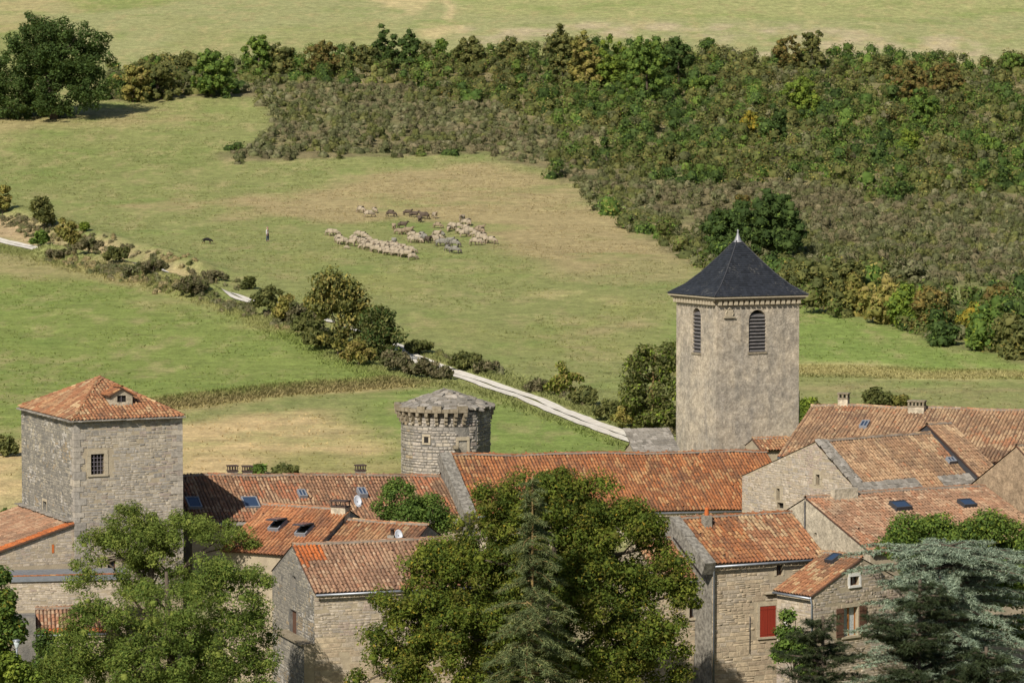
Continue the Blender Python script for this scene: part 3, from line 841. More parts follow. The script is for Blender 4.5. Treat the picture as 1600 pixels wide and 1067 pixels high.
def skylight_sr(B, s0, r0, s1, r1, kind='velux'):
    Mx = basis(B.a, B.b, B.n, B.A + B.n * .11); t = .07; h = .15; w = MB()
    mt = M['skyframe'] if kind != 'dark' else M['dark_metal']
    w.frame(Mx, s0, r0, -.15, s0 + t, r1, h).frame(Mx, s1 - t, r0, -.15, s1, r1, h).frame(Mx, s0 + t, r0, -.15, s1 - t, r0 + t, h).frame(Mx, s0 + t, r1 - t, -.15, s1 - t, r1, h)
    o = empty('skylight', (0, 0, 0), 0, B.e)
    w.build('frame', mt, o)
    if kind == 'two':
        c = (s0 + s1) / 2; MB().frame(Mx, c - .03, r0 + t, .05, c + .03, r1 - t, h - .01).build('glazing_bar', mt, o)
        MB().frame(Mx, s0 + t, r0 + t, .06, c - .03, r1 - t, .1).build('pane', M['sky_glass'], o); MB().frame(Mx, c + .03, r0 + t, .06, s1 - t, r1 - t, .1).build('pane', M['sky_glass'], o)
    elif kind == 'open':
        MB().frame(Mx, s0 + t, r0 + t, .03, s1 - t, r1 - t, .05).build('opening_back', M['black'], o)
        ax = Matrix.Translation((0, r1, h)) @ Matrix.Rotation(R(-24), 4, 'X') @ Matrix.Translation((0, -r1, -h))
        MB().frame(Mx @ ax, s0 - .02, r0 - .02, h, s1 + .02, r1, h + .06).build('sash', M['dark_metal'], o)
        MB().frame(Mx @ ax, s0 + t, r0 + t, h + .061, s1 - t, r1 - t, h + .075).build('pane', M['sky_glass'], o)
    else:
        MB().frame(Mx, s0 + t, r0 + t, .06, s1 - t, r1 - t, .12).build('pane', M['sky_glass'], o)
    return o
def chimney(B, p, w=.5, d=.45, h=.7, cap='posts', mat=None, n=4, name='chimney', stack=None):
    """p: local foot point (inside the roof)"""
    x, y, z = p; c = empty(name, (x, y, z), 0, B.e)
    MB().box(-w / 2, -d / 2, -.6, w / 2, d / 2, h).build('stack', mat or M['grey_render'], c)
    if cap in ('posts', 'stone'):
        m = M['rust'] if cap == 'posts' else M['corbel']; t = .022 if cap == 'posts' else .05; ph = .3
        MB().box(-w / 2 - .04, -d / 2 - .04, h + .001, w / 2 + .04, d / 2 + .04, h + .06).build('collar', m, c)
        for k in range(n):
            xx = -w / 2 + t + (w - 2 * t) * k / (n - 1)
            for yy in (-d / 2 + t, d / 2 - t): MB().box(xx - t, yy - t, h + .061, xx + t, yy + t, h + ph).build('post', m, c)
        MB().box(-w / 2 - .05, -d / 2 - .05, h + ph + .001, w / 2 + .05, d / 2 + .05, h + ph + .07).build('cap', m, c)
    elif cap == 'pot':
        MB().lathe([(.12, h), (.13, h + .12), (.1, h + .3), (.105, h + .42), (.0, h + .42)], 10).build('pot', M['clay'] if not stack else stack, c, True)
    elif cap == 'pipe':
        MB().lathe([(.1, h), (.1, h + .3), (.14, h + .31), (.14, h + .36), (0, h + .38)], 10).build('pot', M['rust'], c, True)
    return c
def dish(B, p, r=.36, yaw=0.0, label=None):
    c = empty('satellite_dish', p, yaw, B.e)
    mb = MB(); mb.lathe([(0.01, -.09), (r * .45, -.07), (r * .8, -.03), (r, .02), (r, .035), (r * .8, -.01), (r * .4, -.05), (0.01, -.07)], 18)
    o = mb.build('reflector', M['dish'], c, True); o.rotation_euler = (R(68), 0, 0); o.scale = (.72, 1, 1)
    MB().tube([(0, .1, -.7), (0, .08, -.1), (0, .04, 0)], .025).build('mast', M['rust'], c)
    MB().tube([(0, 0, -r * .8), (0, -.45, -.1)], .014).build('feed_arm', M['rust'], c)
    MB().box(-.04, -.5, -.12, .04, -.42, -.04).build('feed_head', M['dark_metal'], c)
def pipe(B, pts, r=.05, name='downpipe', mat=None):
    return MB().tube(pts, r, 8).build(name, mat or M['zinc'], B.e, True)
# ------------------------------------------------------------------ the village
def V3(*a): return Vector(a)
def dir_u(yaw): return Vector((math.cos(yaw), math.sin(yaw), 0))
def dir_v(yaw): return Vector((-math.sin(yaw), math.cos(yaw), 0))
def base_z(O, yaw, L, W):
    pts = [O, O + dir_u(yaw) * L, O + dir_v(yaw) * W, O + dir_u(yaw) * L + dir_v(yaw) * W]
    return min(gz(p.x, p.y) for p in pts) - .4
def mk(name, label, cat, O, deg, L=None, px=None, W=6.0, rise=1.6, tr=None, dz=0.0, group=None, brise=None):
    yaw = R(deg)
    if L is None: L = solve_len(O, yaw, px)
    B = Building(name, label, cat, O, yaw, base_z(O, yaw, L, W), L, W, rise, tr, dz, group)
    if brise is not None: B.brise = brise
    return B
def parapet(B, s0, s1, h=.22, mat=None, ext=.15):
    Mx = basis(B.a, B.b, B.n, B.A); mb = MB(); k = 7
    for i in range(k):
        r0 = -ext + (B.rl + ext) * i / k; r1 = -ext + (B.rl + ext) * (i + 1) / k - .006
        hh = h + random.uniform(-.025, .025)
        MB().frame(Mx, s0 + random.uniform(-.02, .02), r0, -.5, s1 + random.uniform(-.02, .02), r1, hh).build('coping_stone', mat or M['parapet'], B.e)
def facade_rest(hs): return hs
STN = dict(pal='warm'); 

# --- square dovecote tower on the left
O1 = at(116, 656, 176)
yaw1 = R(26)
L1 = solve_len(O1, yaw1, 284); W1 = solve_len(O1, R(116), 33)
B1 = Building('square_tower', 'tall square stone tower with hipped tile roof and small dormer', 'tower', O1, yaw1, base_z(O1, yaw1, L1, W1), L1, W1, 2.35)
w_main = B1.fr('front', 142, 709, 163, 741); w_low = B1.fr('front', 168, 872, 182, 897); w_slit = B1.fr('left', 67, 783, 73, 811)
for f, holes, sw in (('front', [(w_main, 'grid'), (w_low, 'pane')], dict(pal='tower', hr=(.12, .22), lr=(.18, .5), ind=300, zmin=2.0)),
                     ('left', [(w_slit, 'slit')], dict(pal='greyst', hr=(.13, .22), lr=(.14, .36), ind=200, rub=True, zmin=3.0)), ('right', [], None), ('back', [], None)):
    P0, a = B1.face(f); Lf = L1 if f in ('front', 'back') else W1
    poly = rect(0, 0, Lf, B1.H)
    w = wall_sheet(B1.e, 'wall', P0, a, poly, [rect(*h[0]) for h in holes], M['mortar'] if f != 'left' else M['mortar_grey'], .3)
    ko = []
    for h in holes:
        window(B1, f, h[0], h[1], .3)
        if h[1] == 'grid': surround(B1, f, h[0], .2, .03, True, None, .2); ko.append((h[0][0] - .3, h[0][1] - .14, h[0][2] + .3, h[0][3] + .22))
        else: surround(B1, f, h[0], .1, .02, False, None, .16); ko.append((h[0][0] - .2, h[0][1], h[0][2] + .2, h[0][3] + .18))
    if sw: stonework(w, P0, a, poly, ko, **sw)
# quoins at the two visible corners
for (cx, cy, sx, sy) in ((0, 0, 1, 1), (L1, 0, -1, 1)):
    z = 2.0; k = 0
    while z < B1.H - .3:
        h = random.uniform(.28, .46); l1, l2 = (random.uniform(.5, .75), random.uniform(.26, .36)) if k % 2 else (random.uniform(.26, .36), random.uniform(.5, .75))
        x0, x1 = sorted((cx - sx * .035, cx + sx * l1)); y0, y1 = sorted((cy - .035, cy + sy * l2))
        o = MB().box(x0, y0, z + .008, x1, y1, z + h - .008).build('quoin', None, B1.e); o.data.materials.append(M['stone_o']); o.color = (*pick('tower'), 1)
        z += h; k += 1
def hip_roof(B, ov, rise, pal, ind=300, faces=('front', 'left'), skip=None, patch=None, under=None):
    L, W, H = B.L + 2 * ov, B.W + 2 * ov, B.H
    cx, cy = B.L / 2, B.W / 2; z0 = H - .02; ap = V3(cx, cy, z0 + rise)
    c = [V3(-ov, -ov, z0), V3(B.L + ov, -ov, z0), V3(B.L + ov, B.W + ov, z0), V3(-ov, B.W + ov, z0)]
    mb = MB()
    for i in range(4): mb.quad(c[i], c[(i + 1) % 4], ap)
    mb.quad(*reversed(c))
    roof = mb.build('roof', under or M['under'], B.e)
    res = {}
    for f in faces:
        if f == 'front': A, a, l, b, hw = c[0], V3(1, 0, 0), L, V3(0, W / 2, rise).normalized(), W / 2
        elif f == 'left': A, a, l, b, hw = c[3], V3(0, -1, 0), W, V3(L / 2, 0, rise).normalized(), L / 2
        elif f == 'right': A, a, l, b, hw = c[1], V3(0, 1, 0), W, V3(-L / 2, 0, rise).normalized(), L / 2
        rl = math.hypot(hw, rise)
        slope(HouseRef(B), roof, A, a, b, [(0, -.05), (l, -.05), (l / 2, rl)], pal, max_ind=ind, skip=(skip or {}).get(f), patch=(patch or {}).get(f))
        res[f] = (A, a, b, l, rl)
    for i in (0, 1, 3): ridge_row(roof, c[i] + V3(0, 0, .03), ap + V3(0, 0, .03), pal, None, False, 1.1)
    return roof, c, ap, res
roof1, c1, ap1, res1 = hip_roof(B1, .12, 2.0, 'mixed', skip={'front': None})
for f, (A, a, b, l, rl) in res1.items():
    slab_row(B1, roof1, A - b * .16, a, V3(*(a.cross(V3(0, 0, 1)) * -1)), l, 1, .34, 0, 120, -.03)
# dormer on the tower roof
A, a, b, l, rl = res1['front']
ds, dr = B1.spx(190, 634, A, a, b); dp = A + a * ds + b * dr
dorm = empty('dormer', dp, 0, B1.e)
dw, dh, dd = .66, .68, 1.5
mb = MB(); mb.quad((-dw, 0, -.2), (-.26, 0, -.2), (-.26, 0, dh), (-dw, 0, dh)).quad((.26, 0, -.2), (dw, 0, -.2), (dw, 0, dh), (.26, 0, dh)).quad((-.26, 0, -.2), (.26, 0, -.2), (.26, 0, .22), (-.26, 0, .22)).quad((-.26, 0, .6), (.26, 0, .6), (.26, 0, dh), (-.26, 0, dh)).quad((-dw, 0, dh), (dw, 0, dh), (0, 0, dh + .34))
mb.quad((-dw, 0, -.2), (-dw, 0, dh), (-dw, dd, dh), (-dw, dd, -.2)).quad((dw, 0, -.2), (dw, dd, -.2), (dw, dd, dh), (dw, 0, dh)); mb.quad((-.3, .15, .2), (-.3, .15, .62), (.3, .15, .62), (.3, .15, .2))
mb.f[-1] = tuple(reversed(mb.f[-1])); mb.build('dormer_wall', M['plaster'], dorm)
MB().box(-.27, .1, .21, .27, .12, .61).build('opening_back', M['black'], dorm); MB().box(-.015, .05, .22, .015, .07, .6).build('bar', M['bars'], dorm)
for sx in (-1, 1):
    mb = MB(); e = V3(sx * (dw + .16), -.14, dh - .1); tpt = V3(0, -.14, dh + .36); dv = V3(0, dd + .14, 0)
    mb.quad(e, tpt, tpt + dv, e + dv); mb.quad(e - V3(0, 0, .05), e + dv - V3(0, 0, .05), tpt + dv - V3(0, 0, .05), tpt - V3(0, 0, .05)); mb.quad(e, e - V3(0, 0, .05), tpt - V3(0, 0, .05), tpt)
    rf = mb.build('dormer_roof', M['under'], dorm)
    bb = (tpt - e).normalized(); aa = V3(0, -sx, 0); A_ = e if sx > 0 else e; 
    mats = []; cols = []
    for i in range(7):
        for j in range(2):
            p = e + V3(0, .1 + .215 * i, 0) + bb * (.36 * j); nn = (V3(0, 1, 0) if sx > 0 else V3(0, -1, 0)).cross(bb)
            mats.append(basis(V3(0, 1, 0) if sx > 0 else V3(0, -1, 0), bb, nn, p)); cols.append(pick('orange'))
    pieces(rf, 'tile', TILE, mats, cols, 99, M['tile_o'], M['tile_a'])
ridge_row(dorm, (0, -.14, dh + .4), (0, dd, dh + .4), 'orange', None, False)

# --- lean-to against the tower, its roof falling to the left
B2 = Building('leanto_house', 'stone lean-to with bright orange verge tiles against the square tower', 'house', O1 + dir_v(yaw1) * .12 - dir_u(yaw1) * .04, yaw1, B1.zb, 7.5, W1 - .2, 1)
hz = B1.fpx('front', 112, 818)[1]; lw = 7.5; fall = lw * math.tan(R(17))
poly = [(-lw, 0), (0, 0), (0, hz - .06), (-lw, hz - fall - .06)]
w_cl = B2.fr('front', 81, 850, 85, 864)
w = wall_sheet(B2.e, 'wall', (0, 0, 0), (1, 0, 0), poly, [rect(*w_cl)], M['mortar'], .1)
window(B2, 'front', w_cl, 'dark', .1)
Mx = basis(V3(1, 0, 0), V3(0, 0, 1), V3(0, -1, 0), V3(0, 0, 0)); MB().frame(Mx, w_cl[0] + .01, w_cl[1] + .02, -.08, w_cl[2] - .02, w_cl[3] - .02, .02).build('clay_vent', M['clay'], B2.e)
stonework(w, (0, 0, 0), (1, 0, 0), poly, [w_cl], 'warm', (.1, .2), (.15, .42), 300, zmin=4.0)
wall_sheet(B2.e, 'wall', (-lw, W1 - .2, 0), (0, -1, 0), rect(0, 0, W1 - .2, hz - fall - .06), [], M['mortar'])
A = V3(-lw - .2, W1 - .2, hz - fall - .06); b = V3(lw + .2, 0, fall).normalized(); a = V3(0, -1, 0); rl = (lw + .2) / b.x
n = a.cross(b); A2 = A + n * .05; mb = MB(); Lv = W1 - .2 + .15
mb.quad(A2, A2 + a * Lv, A2 + a * Lv + b * rl, A2 + b * rl).quad(A2 - n * .08, A2 + b * rl - n * .08, A2 + a * Lv + b * rl - n * .08, A2 + a * Lv - n * .08).quad(A2 + a * Lv - n * .08, A2 + a * Lv + b * rl - n * .08, A2 + a * Lv + b * rl, A2 + a * Lv)
rf2 = mb.build('roof', M['under'], B2.e)
slope(HouseRef(B2), rf2, A2, a, b, rect(0, 0, Lv, rl - .1), 'pink', patch=[(Lv - 1.0, 0, Lv, 99, 'clay')])
MB().box(-lw - .1, -.18, hz - .1, 0, -.17, hz - .09)
B2.A, B2.a, B2.b, B2.n, B2.rl = A2, a, b, n, rl
slab_row(B1, rf2, V3(-.3, W1, hz + .02), V3(0, -1, 0), V3(1, 0, 0), W1 - .2, 1, .34, 0, 60, .05)

# --- low block in front of the tower, flat top with zinc flashing
O = at(16, 909, 171); B = mk('low_stone_block', 'low stone block with zinc flashing below the square tower', 'outbuilding', O, 10, px=196, W=2.6)
for f, Lf in (('front', B.L), ('left', B.W), ('right', B.W), ('back', B.L)):
    P0, a = B.face(f); w = wall_sheet(B.e, 'wall', P0, a, rect(0, 0, Lf, B.H), [], M['mortar'])
    if f in ('front', 'left'): stonework(w, P0, a, rect(0, 0, Lf, B.H), [], 'warm' if f == 'front' else 'greyst', (.1, .19), (.16, .42), 160, zmin=3.0)
MB().box(-.12, -.12, B.H + .004, B.L + .1, B.W + .1, B.H + .3).build('zinc_flashing', M['zinc'], B.e)
mats = []; cols = []
for i in range(int(B.L / .36)): mats.append(basis(V3(0, 1, 0), V3(1, 0, 0), V3(0, 0, 1), V3(i * .36, -.02, B.H + .31), (1, 1, .8))); cols.append(pick('orange'))
pieces(B.e, 'coping_tile', TILE, mats, cols, 99, M['tile_o'], M['tile_a'])
O = at(58, 986, 168.6); B = mk('porch_shed', 'small lean-to shed with patched clay tile roof among the bushes', 'shed', O, 10, px=165, W=1.75, rise=.95, tr=1.75)
gable(B, 'pink', {'front': dict(stones=dict(pal='ashlar', ind=60, zmin=1)), 'left': dict(mat=M['mortar_grey'], stones=dict(pal='greyst', rub=True, ind=80, hr=(.13, .24), lr=(.15, .4)))}, ind=300, back=False, patch=[(0, 0, 99, .3, 'clay')])
MB().box(-1.35, -.2, 0, -.08, 1.5, B.H + .8).build('buttress', M['mortar_grey'], B.e)

# --- long low house with brown tiles beside the tower
O = at(300, 815, 183); B3 = mk('long_stone_house', 'long low house with mottled brown tile roof beside the square tower', 'house', O, 20, px=738, W=9.0, rise=2.2, tr=4.5, dz=-.55)
sk = [[(289, 781), (308, 781), (316, 796), (298, 797)], [(376, 780), (397, 780), (406, 794), (388, 796)], [(464, 768), (476, 768), (480, 778), (468, 778)], [(557, 765), (569, 764), (574, 774), (562, 775)]]
gable(B3, 'brown', {'front': dict(stones=dict(pal='warm', ind=60, zmin=5))}, sagamp=.09, skip_px=None, gutter=True, slab_eave=1)
# the raised middle stretch of the ridge is a slightly higher bay
skylight(B3, sk[0]); skylight(B3, sk[1]); skylight(B3, sk[2], 'two'); skylight(B3, sk[3], 'two')
def ridge_pt(B, px):
    P = B.world(B.A + B.b * B.rl); q = B.world(B.A + B.b * B.rl + B.a * B.Lr)
    yaw = B.yaw; s = solve_len(P, yaw, px); return V3(s - .1, B.tr + .25, B.A.z + B.rl * B.b.z + s * B.a.z)
for px, w_, h_ in ((366, .55, .45), (389, .5, .42), (566, .55, .45)):
    p = ridge_pt(B3, px); chimney(B3, (p.x, p.y, p.z - .15), w_, .5, h_, 'posts')

# --- nave: long orange roof with grey coping at its left end
O = at(742, 801, 186.5); B4 = mk('nave', 'long church nave with bright orange tile roof and grey coping', 'church', O, 19, px=1243, W=9.4, rise=3.0, tr=4.7, dz=-.4)
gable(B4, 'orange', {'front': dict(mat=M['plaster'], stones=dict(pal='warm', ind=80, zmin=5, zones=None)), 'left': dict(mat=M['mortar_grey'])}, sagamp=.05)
parapet(B4, -.75, .02, .28)

# --- house with orange roofs stepping down towards us
yaw5 = R(-27); apR = at(668, 821, 166); u5, v5 = dir_u(yaw5), dir_v(yaw5)
L5, W5, r5 = 4.9, 6.2, 1.45
O = apR - u5 * L5 - v5 * (W5 / 2) - V3(0, 0, r5)
B5b = Building('rendered_house', 'rendered gable house with red and buff streaked tile roof', 'house', O, yaw5, base_z(O, yaw5, L5, W5), L5, W5, r5)
gable(B5b, 'mixed', {'right': dict(mat=M['grey_render']), 'front': dict(mat=M['grey_render'])}, gutter=False)
ap5 = at(545, 797, 168.4); L5a, W5a, r5a = 5.4, 8.6, 1.95
O = ap5 - u5 * L5a - v5 * (W5a / 2) - V3(0, 0, r5a)
B5a = Building('orange_roofed_house', 'house with fresh orange tile roof and two propped open skylights', 'house', O, yaw5, base_z(O, yaw5, L5a, W5a), L5a, W5a, r5a)
gable(B5a, 'fresh', {'right': dict(mat=M['grey_render'])}, gutter=False, sagamp=.02)
for px, py in ((428, 830), (470, 838)):
    s, r = B5a.spx(px, py, B5a.A, B5a.a, B5a.b); skylight_sr(B5a, s - .32, r - .1, s + .38, r + .95, 'open')
p = V3(L5a - .25, W5a / 2 - .2, B5a.H + r5a); chimney(B5a, (p.x - .1, p.y - .1, p.z - .45), .9, .55, .65, 'posts', M['plaster'], 4)
dish(B5a, (L5a + .45, W5a / 2 + .2, B5a.H + r5a + .5), .34, R(60))
s, r = B5b.spx(613, 848, B5b.A, B5b.a, B5b.b); p = B5b.A + B5b.a * s + B5b.b * r
chimney(B5b, (p.x, p.y, p.z - .2), .4, .4, .62, 'pipe'); dish(B5b, (p.x + .45, p.y - .1, p.z + .45), .32, R(55))
MB().frame(basis(V3(0, 1, 0), V3(0, 0, 1), V3(1, 0, 0), V3(L5, 0, 0)), W5 / 2 - .2, B5b.H - .9, .0, W5 / 2 + .2, B5b.H + .35, .35).build('flue_breast', M['grey_render'], B5b.e)
MB().lathe([(.17, B5b.H + .42), (.15, B5b.H + .6), (.09, B5b.H + .85), (.1, B5b.H + .9), (0, B5b.H + .9)], 10, (L5 + .18, W5 / 2)).build('chimney_pot', M['clay'], B5b.e, True)
MB().box(L5 - .05, W5 / 2 - .25, B5b.H + .351, L5 + .4, W5 / 2 + .25, B5b.H + .42).build('flue_cap', M['dress'], B5b.e)

# --- front house with the pink-brown roof
O = at(491, 923, 158); B6 = mk('front_house', 'stone house with grey gable and weathered pink roof with orange patch', 'house', O, 20, px=735, W=8.0, rise=1.85)
gw = B6.fr('left', 456, 900, 462, 916); gd = B6.fr('left', 453, 953, 463, 990)
gable(B6, 'pink', {'front': dict(stones=dict(pal='warm', hr=(.11, .2), lr=(.15, .44), ind=300, zones=[(4.6, (.24, .34), (.35, .75), 'ashlar')])),
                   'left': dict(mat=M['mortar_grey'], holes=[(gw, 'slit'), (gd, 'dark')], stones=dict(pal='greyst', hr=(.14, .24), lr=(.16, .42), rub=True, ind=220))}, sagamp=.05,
      patch=[(0, 3.1, 1.6, 99, 'clay'), (0, 2.5, .4, 99, 'clay')], vg=.04)
Mx = basis(V3(0, -1, 0), V3(0, 0, 1), V3(-1, 0, 0), V3(0, 8.0, 0)); x0, z0, x1, z1 = gd
MB().frame(Mx, x0 + .01, z0, -.2, x1 - .01, z1, -.15).build('door', M['brown'], B6.e)
zl = B6.fpx('left', 470, 994)[1]
MB().box(-.55, .02, 0, -.002, 5.2, zl - .1).build('buttress', M['mortar_grey'], B6.e)
w = wall_sheet(B6.e, 'wall', (-.553, 5.2, 0), (0, -1, 0), rect(0, 0, 5.18, zl - .1), [], M['mortar_grey']); stonework(w, (-.553, 5.2, 0), (0, -1, 0), rect(0, 0, 5.18, zl - .1), [], 'greyst', (.14, .26), (.2, .5), 120, True)
w = wall_sheet(B6.e, 'wall', (-.553, .015, 0), (1, 0, 0), rect(0, 0, .55, zl - .1), [], M['mortar'])
for i in range(4): MB().box(-.72, .0 + i * 1.3, zl - .095, .0, 1.28 + i * 1.3, zl + .0).build('ledge_slab', M['corbel'], B6.e)
mb = None
for i in range(32):   # row of small corbels under the eave
    MB().box(.15 + i * .24, -.09, B6.H - .24, .27 + i * .24, -.002, B6.H - .15).build('eave_block', M['dress'], B6.e)

# --- right group
O = at(1343, 768, 173.5); B7 = mk('gabled_barn', 'stone gabled barn with grey slab verges and pink tile roof', 'barn', O, 35, px=1560, W=10.4, rise=2.55, tr=3.7)
h1 = B7.fr('left', 1275, 741, 1281, 758); h2 = B7.fr('left', 1213, 763, 1218, 782); h3 = B7.fr('left', 1214, 785, 1224, 794)
gable(B7, 'tan', {'left': dict(holes=[(h1, 'dark', dict(w=.1, sill=False)), (h2, 'dark'), (h3, 'dark')], stones=dict(pal='warm', hr=(.11, .2), lr=(.15, .44), ind=260, zmin=4.5)), 'front': dict(stones=dict(pal='warm', ind=20, zmin=6))}, gutter=False, sagamp=.03)
slab_row(B7, B7.roof, B7.A + B7.a * .62 - B7.b * .1, B7.b, -B7.a, B7.rl, 2, .36, 0, 120, .09)
slab_row(B7, B7.roof, B7.A - B7.b * .12, B7.a, B7.b, B7.Lr * .42, 2, .42, 0, 120, .1)
slab_row(B7, B7.roof, B7.A + B7.a * (B7.Lr * .58) - B7.b * .12, B7.a, B7.b, B7.Lr * .42, 2, .42, 0, 120, .1)
skylight(B7, [(1478, 719), (1487, 718), (1492, 725), (1482, 726)], 'two')
mb = MB(); pts = []
for i in range(9):      # slates along the rake of the long left verge
    pass
# higher wing at the barn's right end
O = at(1527, 748, 178.2) + V3(0, 0, .25); B7b = mk('barn_wing', 'narrow raised wing with buff tiles at the end of the barn', 'barn', O, 35, px=1560, W=8.4, rise=2.55, tr=4.2)
gable(B7b, 'tan', {'left': dict(mat=M['dark_metal'])}, gutter=False, vg=.1)
# big roof behind
O = at(1217, 711, 187); B8 = mk('large_house', 'large house with broad buff tile roof and stone chimneys', 'house', O, -19, px=1680, W=17, rise=2.35, tr=8.5)
gable(B8, 'tan', {'front': dict(mat=M['grey_render']), 'left': dict(mat=M['grey_render'])}, sagamp=.06)
skylight(B8, [(1348, 662), (1360, 662), (1354, 671), (1342, 671)], 'two')
p = ridge_pt(B8, 1319); chimney(B8, (p.x, p.y - .2, p.z - .1), .62, .6, .55, 'stone', M['plaster'], 3)
p = ridge_pt(B8, 1437); chimney(B8, (p.x, p.y - .9, p.z - .3), 1.0, .75, .45, 'stone', M['plaster'], 5)
# white-rendered gable house
O = at(1360, 863, 165); B9 = mk('white_gable_house', 'house with pale rendered gable and two dark roof windows', 'house', O, 31, px=1640, W=8.3, rise=2.35, tr=5.8, brise=1.2)
hv = B9.fr('left', 1272, 832, 1276, 838)
gable(B9, 'pink', {'left': dict(mat=M['plaster'], holes=[(hv, 'dark')])}, gutter=False, sagamp=.05)
for q in ([(1394, 789), (1412, 787), (1418, 797), (1400, 799)], [(1500, 786), (1514, 784), (1520, 793), (1506, 795)]): skylight(B9, q, 'dark')
MB().box(1.6, B9.tr - .5, B9.H + B9.rise - .3, 3.2, B9.tr - .1, B9.H + B9.rise + .45).build('chimney_base', M['plaster'], B9.e)
pipe(B9, [(-.08, 5.8, 5.5), (-.08, 5.8, B9.H + 2.2)], .035, 'cable_conduit', M['dark_metal'])
# tan gable at the right edge
O = at(1662, 776, 171.5); B14 = mk('tan_rendered_house', 'house with tan rendered gable behind the dark roof windows', 'house', O, 35, L=8, W=7.4, rise=2.5)
gable(B14, 'tan', {'left': dict(mat=M['tan'])}, gutter=False)
# house with the red shutter
O = at(1113, 878, 159.5); B10 = mk('red_shutter_house', 'stone house with orange tile roof and red shutters', 'house', O, 26, px=1286, W=6.9, rise=1.85)
rs = B10.fr('front', 1187, 946, 1212, 994); sw_ = B10.fr('front', 1213, 882, 1223, 899)
gable(B10, 'orange', {'front': dict(holes=[(rs, 'shutter', dict(w=.14)), (sw_, 'pane', dict(w=.09, sill=False))], stones=dict(pal='ashlar', hr=(.13, .24), lr=(.2, .6), ind=300, proud=(.006, .02), zones=[(4.3, (.22, .33), (.35, .7), 'ashlar')])), 'left': dict(mat=M['parapet'])}, sagamp=.04,
      patch=[(3.2, 0, 99, 99, 'mixed')])
parapet(B10, -.62, .02, .2)
pipe(B10, [(.02, -.3, B10.H - .12), (.02, -.16, B10.H - .4), (.02, -.14, 0)], .055)
pipe(B10, [B10.face('front')[0] + V3(B10.fpx('front', 1171, 960)[0], -.05, z) for z in (B10.fpx('front', 1171, 1020)[1], B10.fpx('front', 1171, 962)[1])], .02, 'iron_tie', M['dark_metal'])
p = ridge_pt(B10, 1095); chimney(B10, (p.x, p.y - .95, p.z - .55), .42, .42, .75, 'pot', M['grey_render'])
q = B10.fpx('front', 1203, 926); MB().box(q[0] - .35, -.22, q[1] - .03, q[0] + .35, -.02, q[1] + .03).build('stone_shelf', M['dress'], B10.e)
# lower house to its left
O = at(1030, 904, 160.2); B15 = mk('shaded_house', 'stone house with orange roof half hidden by the spreading tree', 'house', O, 26, px=1111, W=5.4, rise=1.6)
hd = B15.fr('front', 1084, 1012, 1104, 1085); hw_ = B15.fr('front', 1077, 928, 1088, 965)
gable(B15, 'mixed', {'front': dict(holes=[(hd, 'arch'), (hw_, 'pane', dict(w=.1))], stones=dict(pal='ashlar', ind=200))})
# small house at the right front: gable towards us, roof falling left
yaw11 = R(-52); O = at(1214, 919, 157.5); L11 = solve_len(O, yaw11, 1272)
B11 = Building('small_house', 'small stone house with brown shutters and lace curtains', 'house', O, yaw11, base_z(O, yaw11, L11, 6.6), L11, 6.6, 1.55, 3.3)
wl_ = B11.fr('front', 1219, 958, 1230, 992); wc = B11.fr('right', 1318, 948, 1340, 993); wt = B11.fr('right', 1328, 900, 1342, 914)
gable(B11, 'mixed', {'front': dict(holes=[(wl_, 'slit')], stones=dict(pal='warm', ind=150)), 'right': dict(holes=[(wc, 'curtain', dict(w=.15)), (wt, 'pane', dict(w=.1, mat=M['white']))], stones=dict(pal='warm', ind=240, hr=(.12, .22), lr=(.16, .45)))}, sagamp=.03, ov=.2)
P0, a = B11.face('right'); Mx = basis(a, V3(0, 0, 1), a.cross(V3(0, 0, 1)), P0)
for x0, x1 in ((wc[0] - .56, wc[0] - .06), (wc[2] + .06, wc[2] + .56)):
    sh = empty('shutter', (0, 0, 0), 0, B11.e)
    for k in range(3): MB().frame(Mx, x0 + .167 * k, wc[1], .05, x0 + .167 * k + .16, wc[3], .085 + .004 * (k % 2)).build('board', M['brown'], sh)
    for zz in (wc[1] + .2, wc[3] - .2): MB().frame(Mx, x0, zz - .04, .0865, x0 + .495, zz + .04, .11).build('batten', M['brown'], sh)
pipe(B11, [(L11 - .03, -.26, B11.H - .12), (L11 - .03, -.12, B11.H - .5), (L11 - .03, -.1, 0)], .05)
s, r = B11.spx(1303, 876, B11.A, B11.a, B11.b); skylight_sr(B11, s - .3, r - .35, s + .3, r + .4, 'dark')

# --- church bell tower
O = at(1120, 470, 201); yaw13 = R(26); L13 = solve_len(O, yaw13, 1249); W13 = solve_len(O, R(116), 1057)
B13 = Building('bell_tower', 'square church bell tower with dark slate pyramid roof and lead finial', 'church tower', O, yaw13, base_z(O, yaw13, L13, W13), L13, W13, 3)
B13.W = W13
lf = B13.fr('left', 1082, 481, 1095, 551); rt = B13.fr('front', 1170, 484, 1197, 550)
for f, hs in (('front', [rt]), ('left', [lf]), ('right', []), ('back', [])):
    P0, a = B13.face(f); Lf = L13 if f in ('front', 'back') else W13
    wall_sheet(B13.e, 'wall', P0, a, rect(0, 0, Lf, B13.H), [arch(*h) for h in hs], M['church'], .55)
    for h in hs:
        window(B13, f, (h[0], h[1], h[2], h[3]), 'louvre')
        Mx = basis(a, V3(0, 0, 1), a.cross(V3(0, 0, 1)), P0); MB().frame(Mx, h[0] - .06, h[1] - .12, -.1, h[2] + .06, h[1] - .002, .06).build('sill', M['corbel'], B13.e)
H = B13.H
def ring(z0, z1, out, mat, name):
    mb = MB(); mb.box(-out, -out, z0, L13 + out, W13 + out, z1); mb.build(name, mat, B13.e)
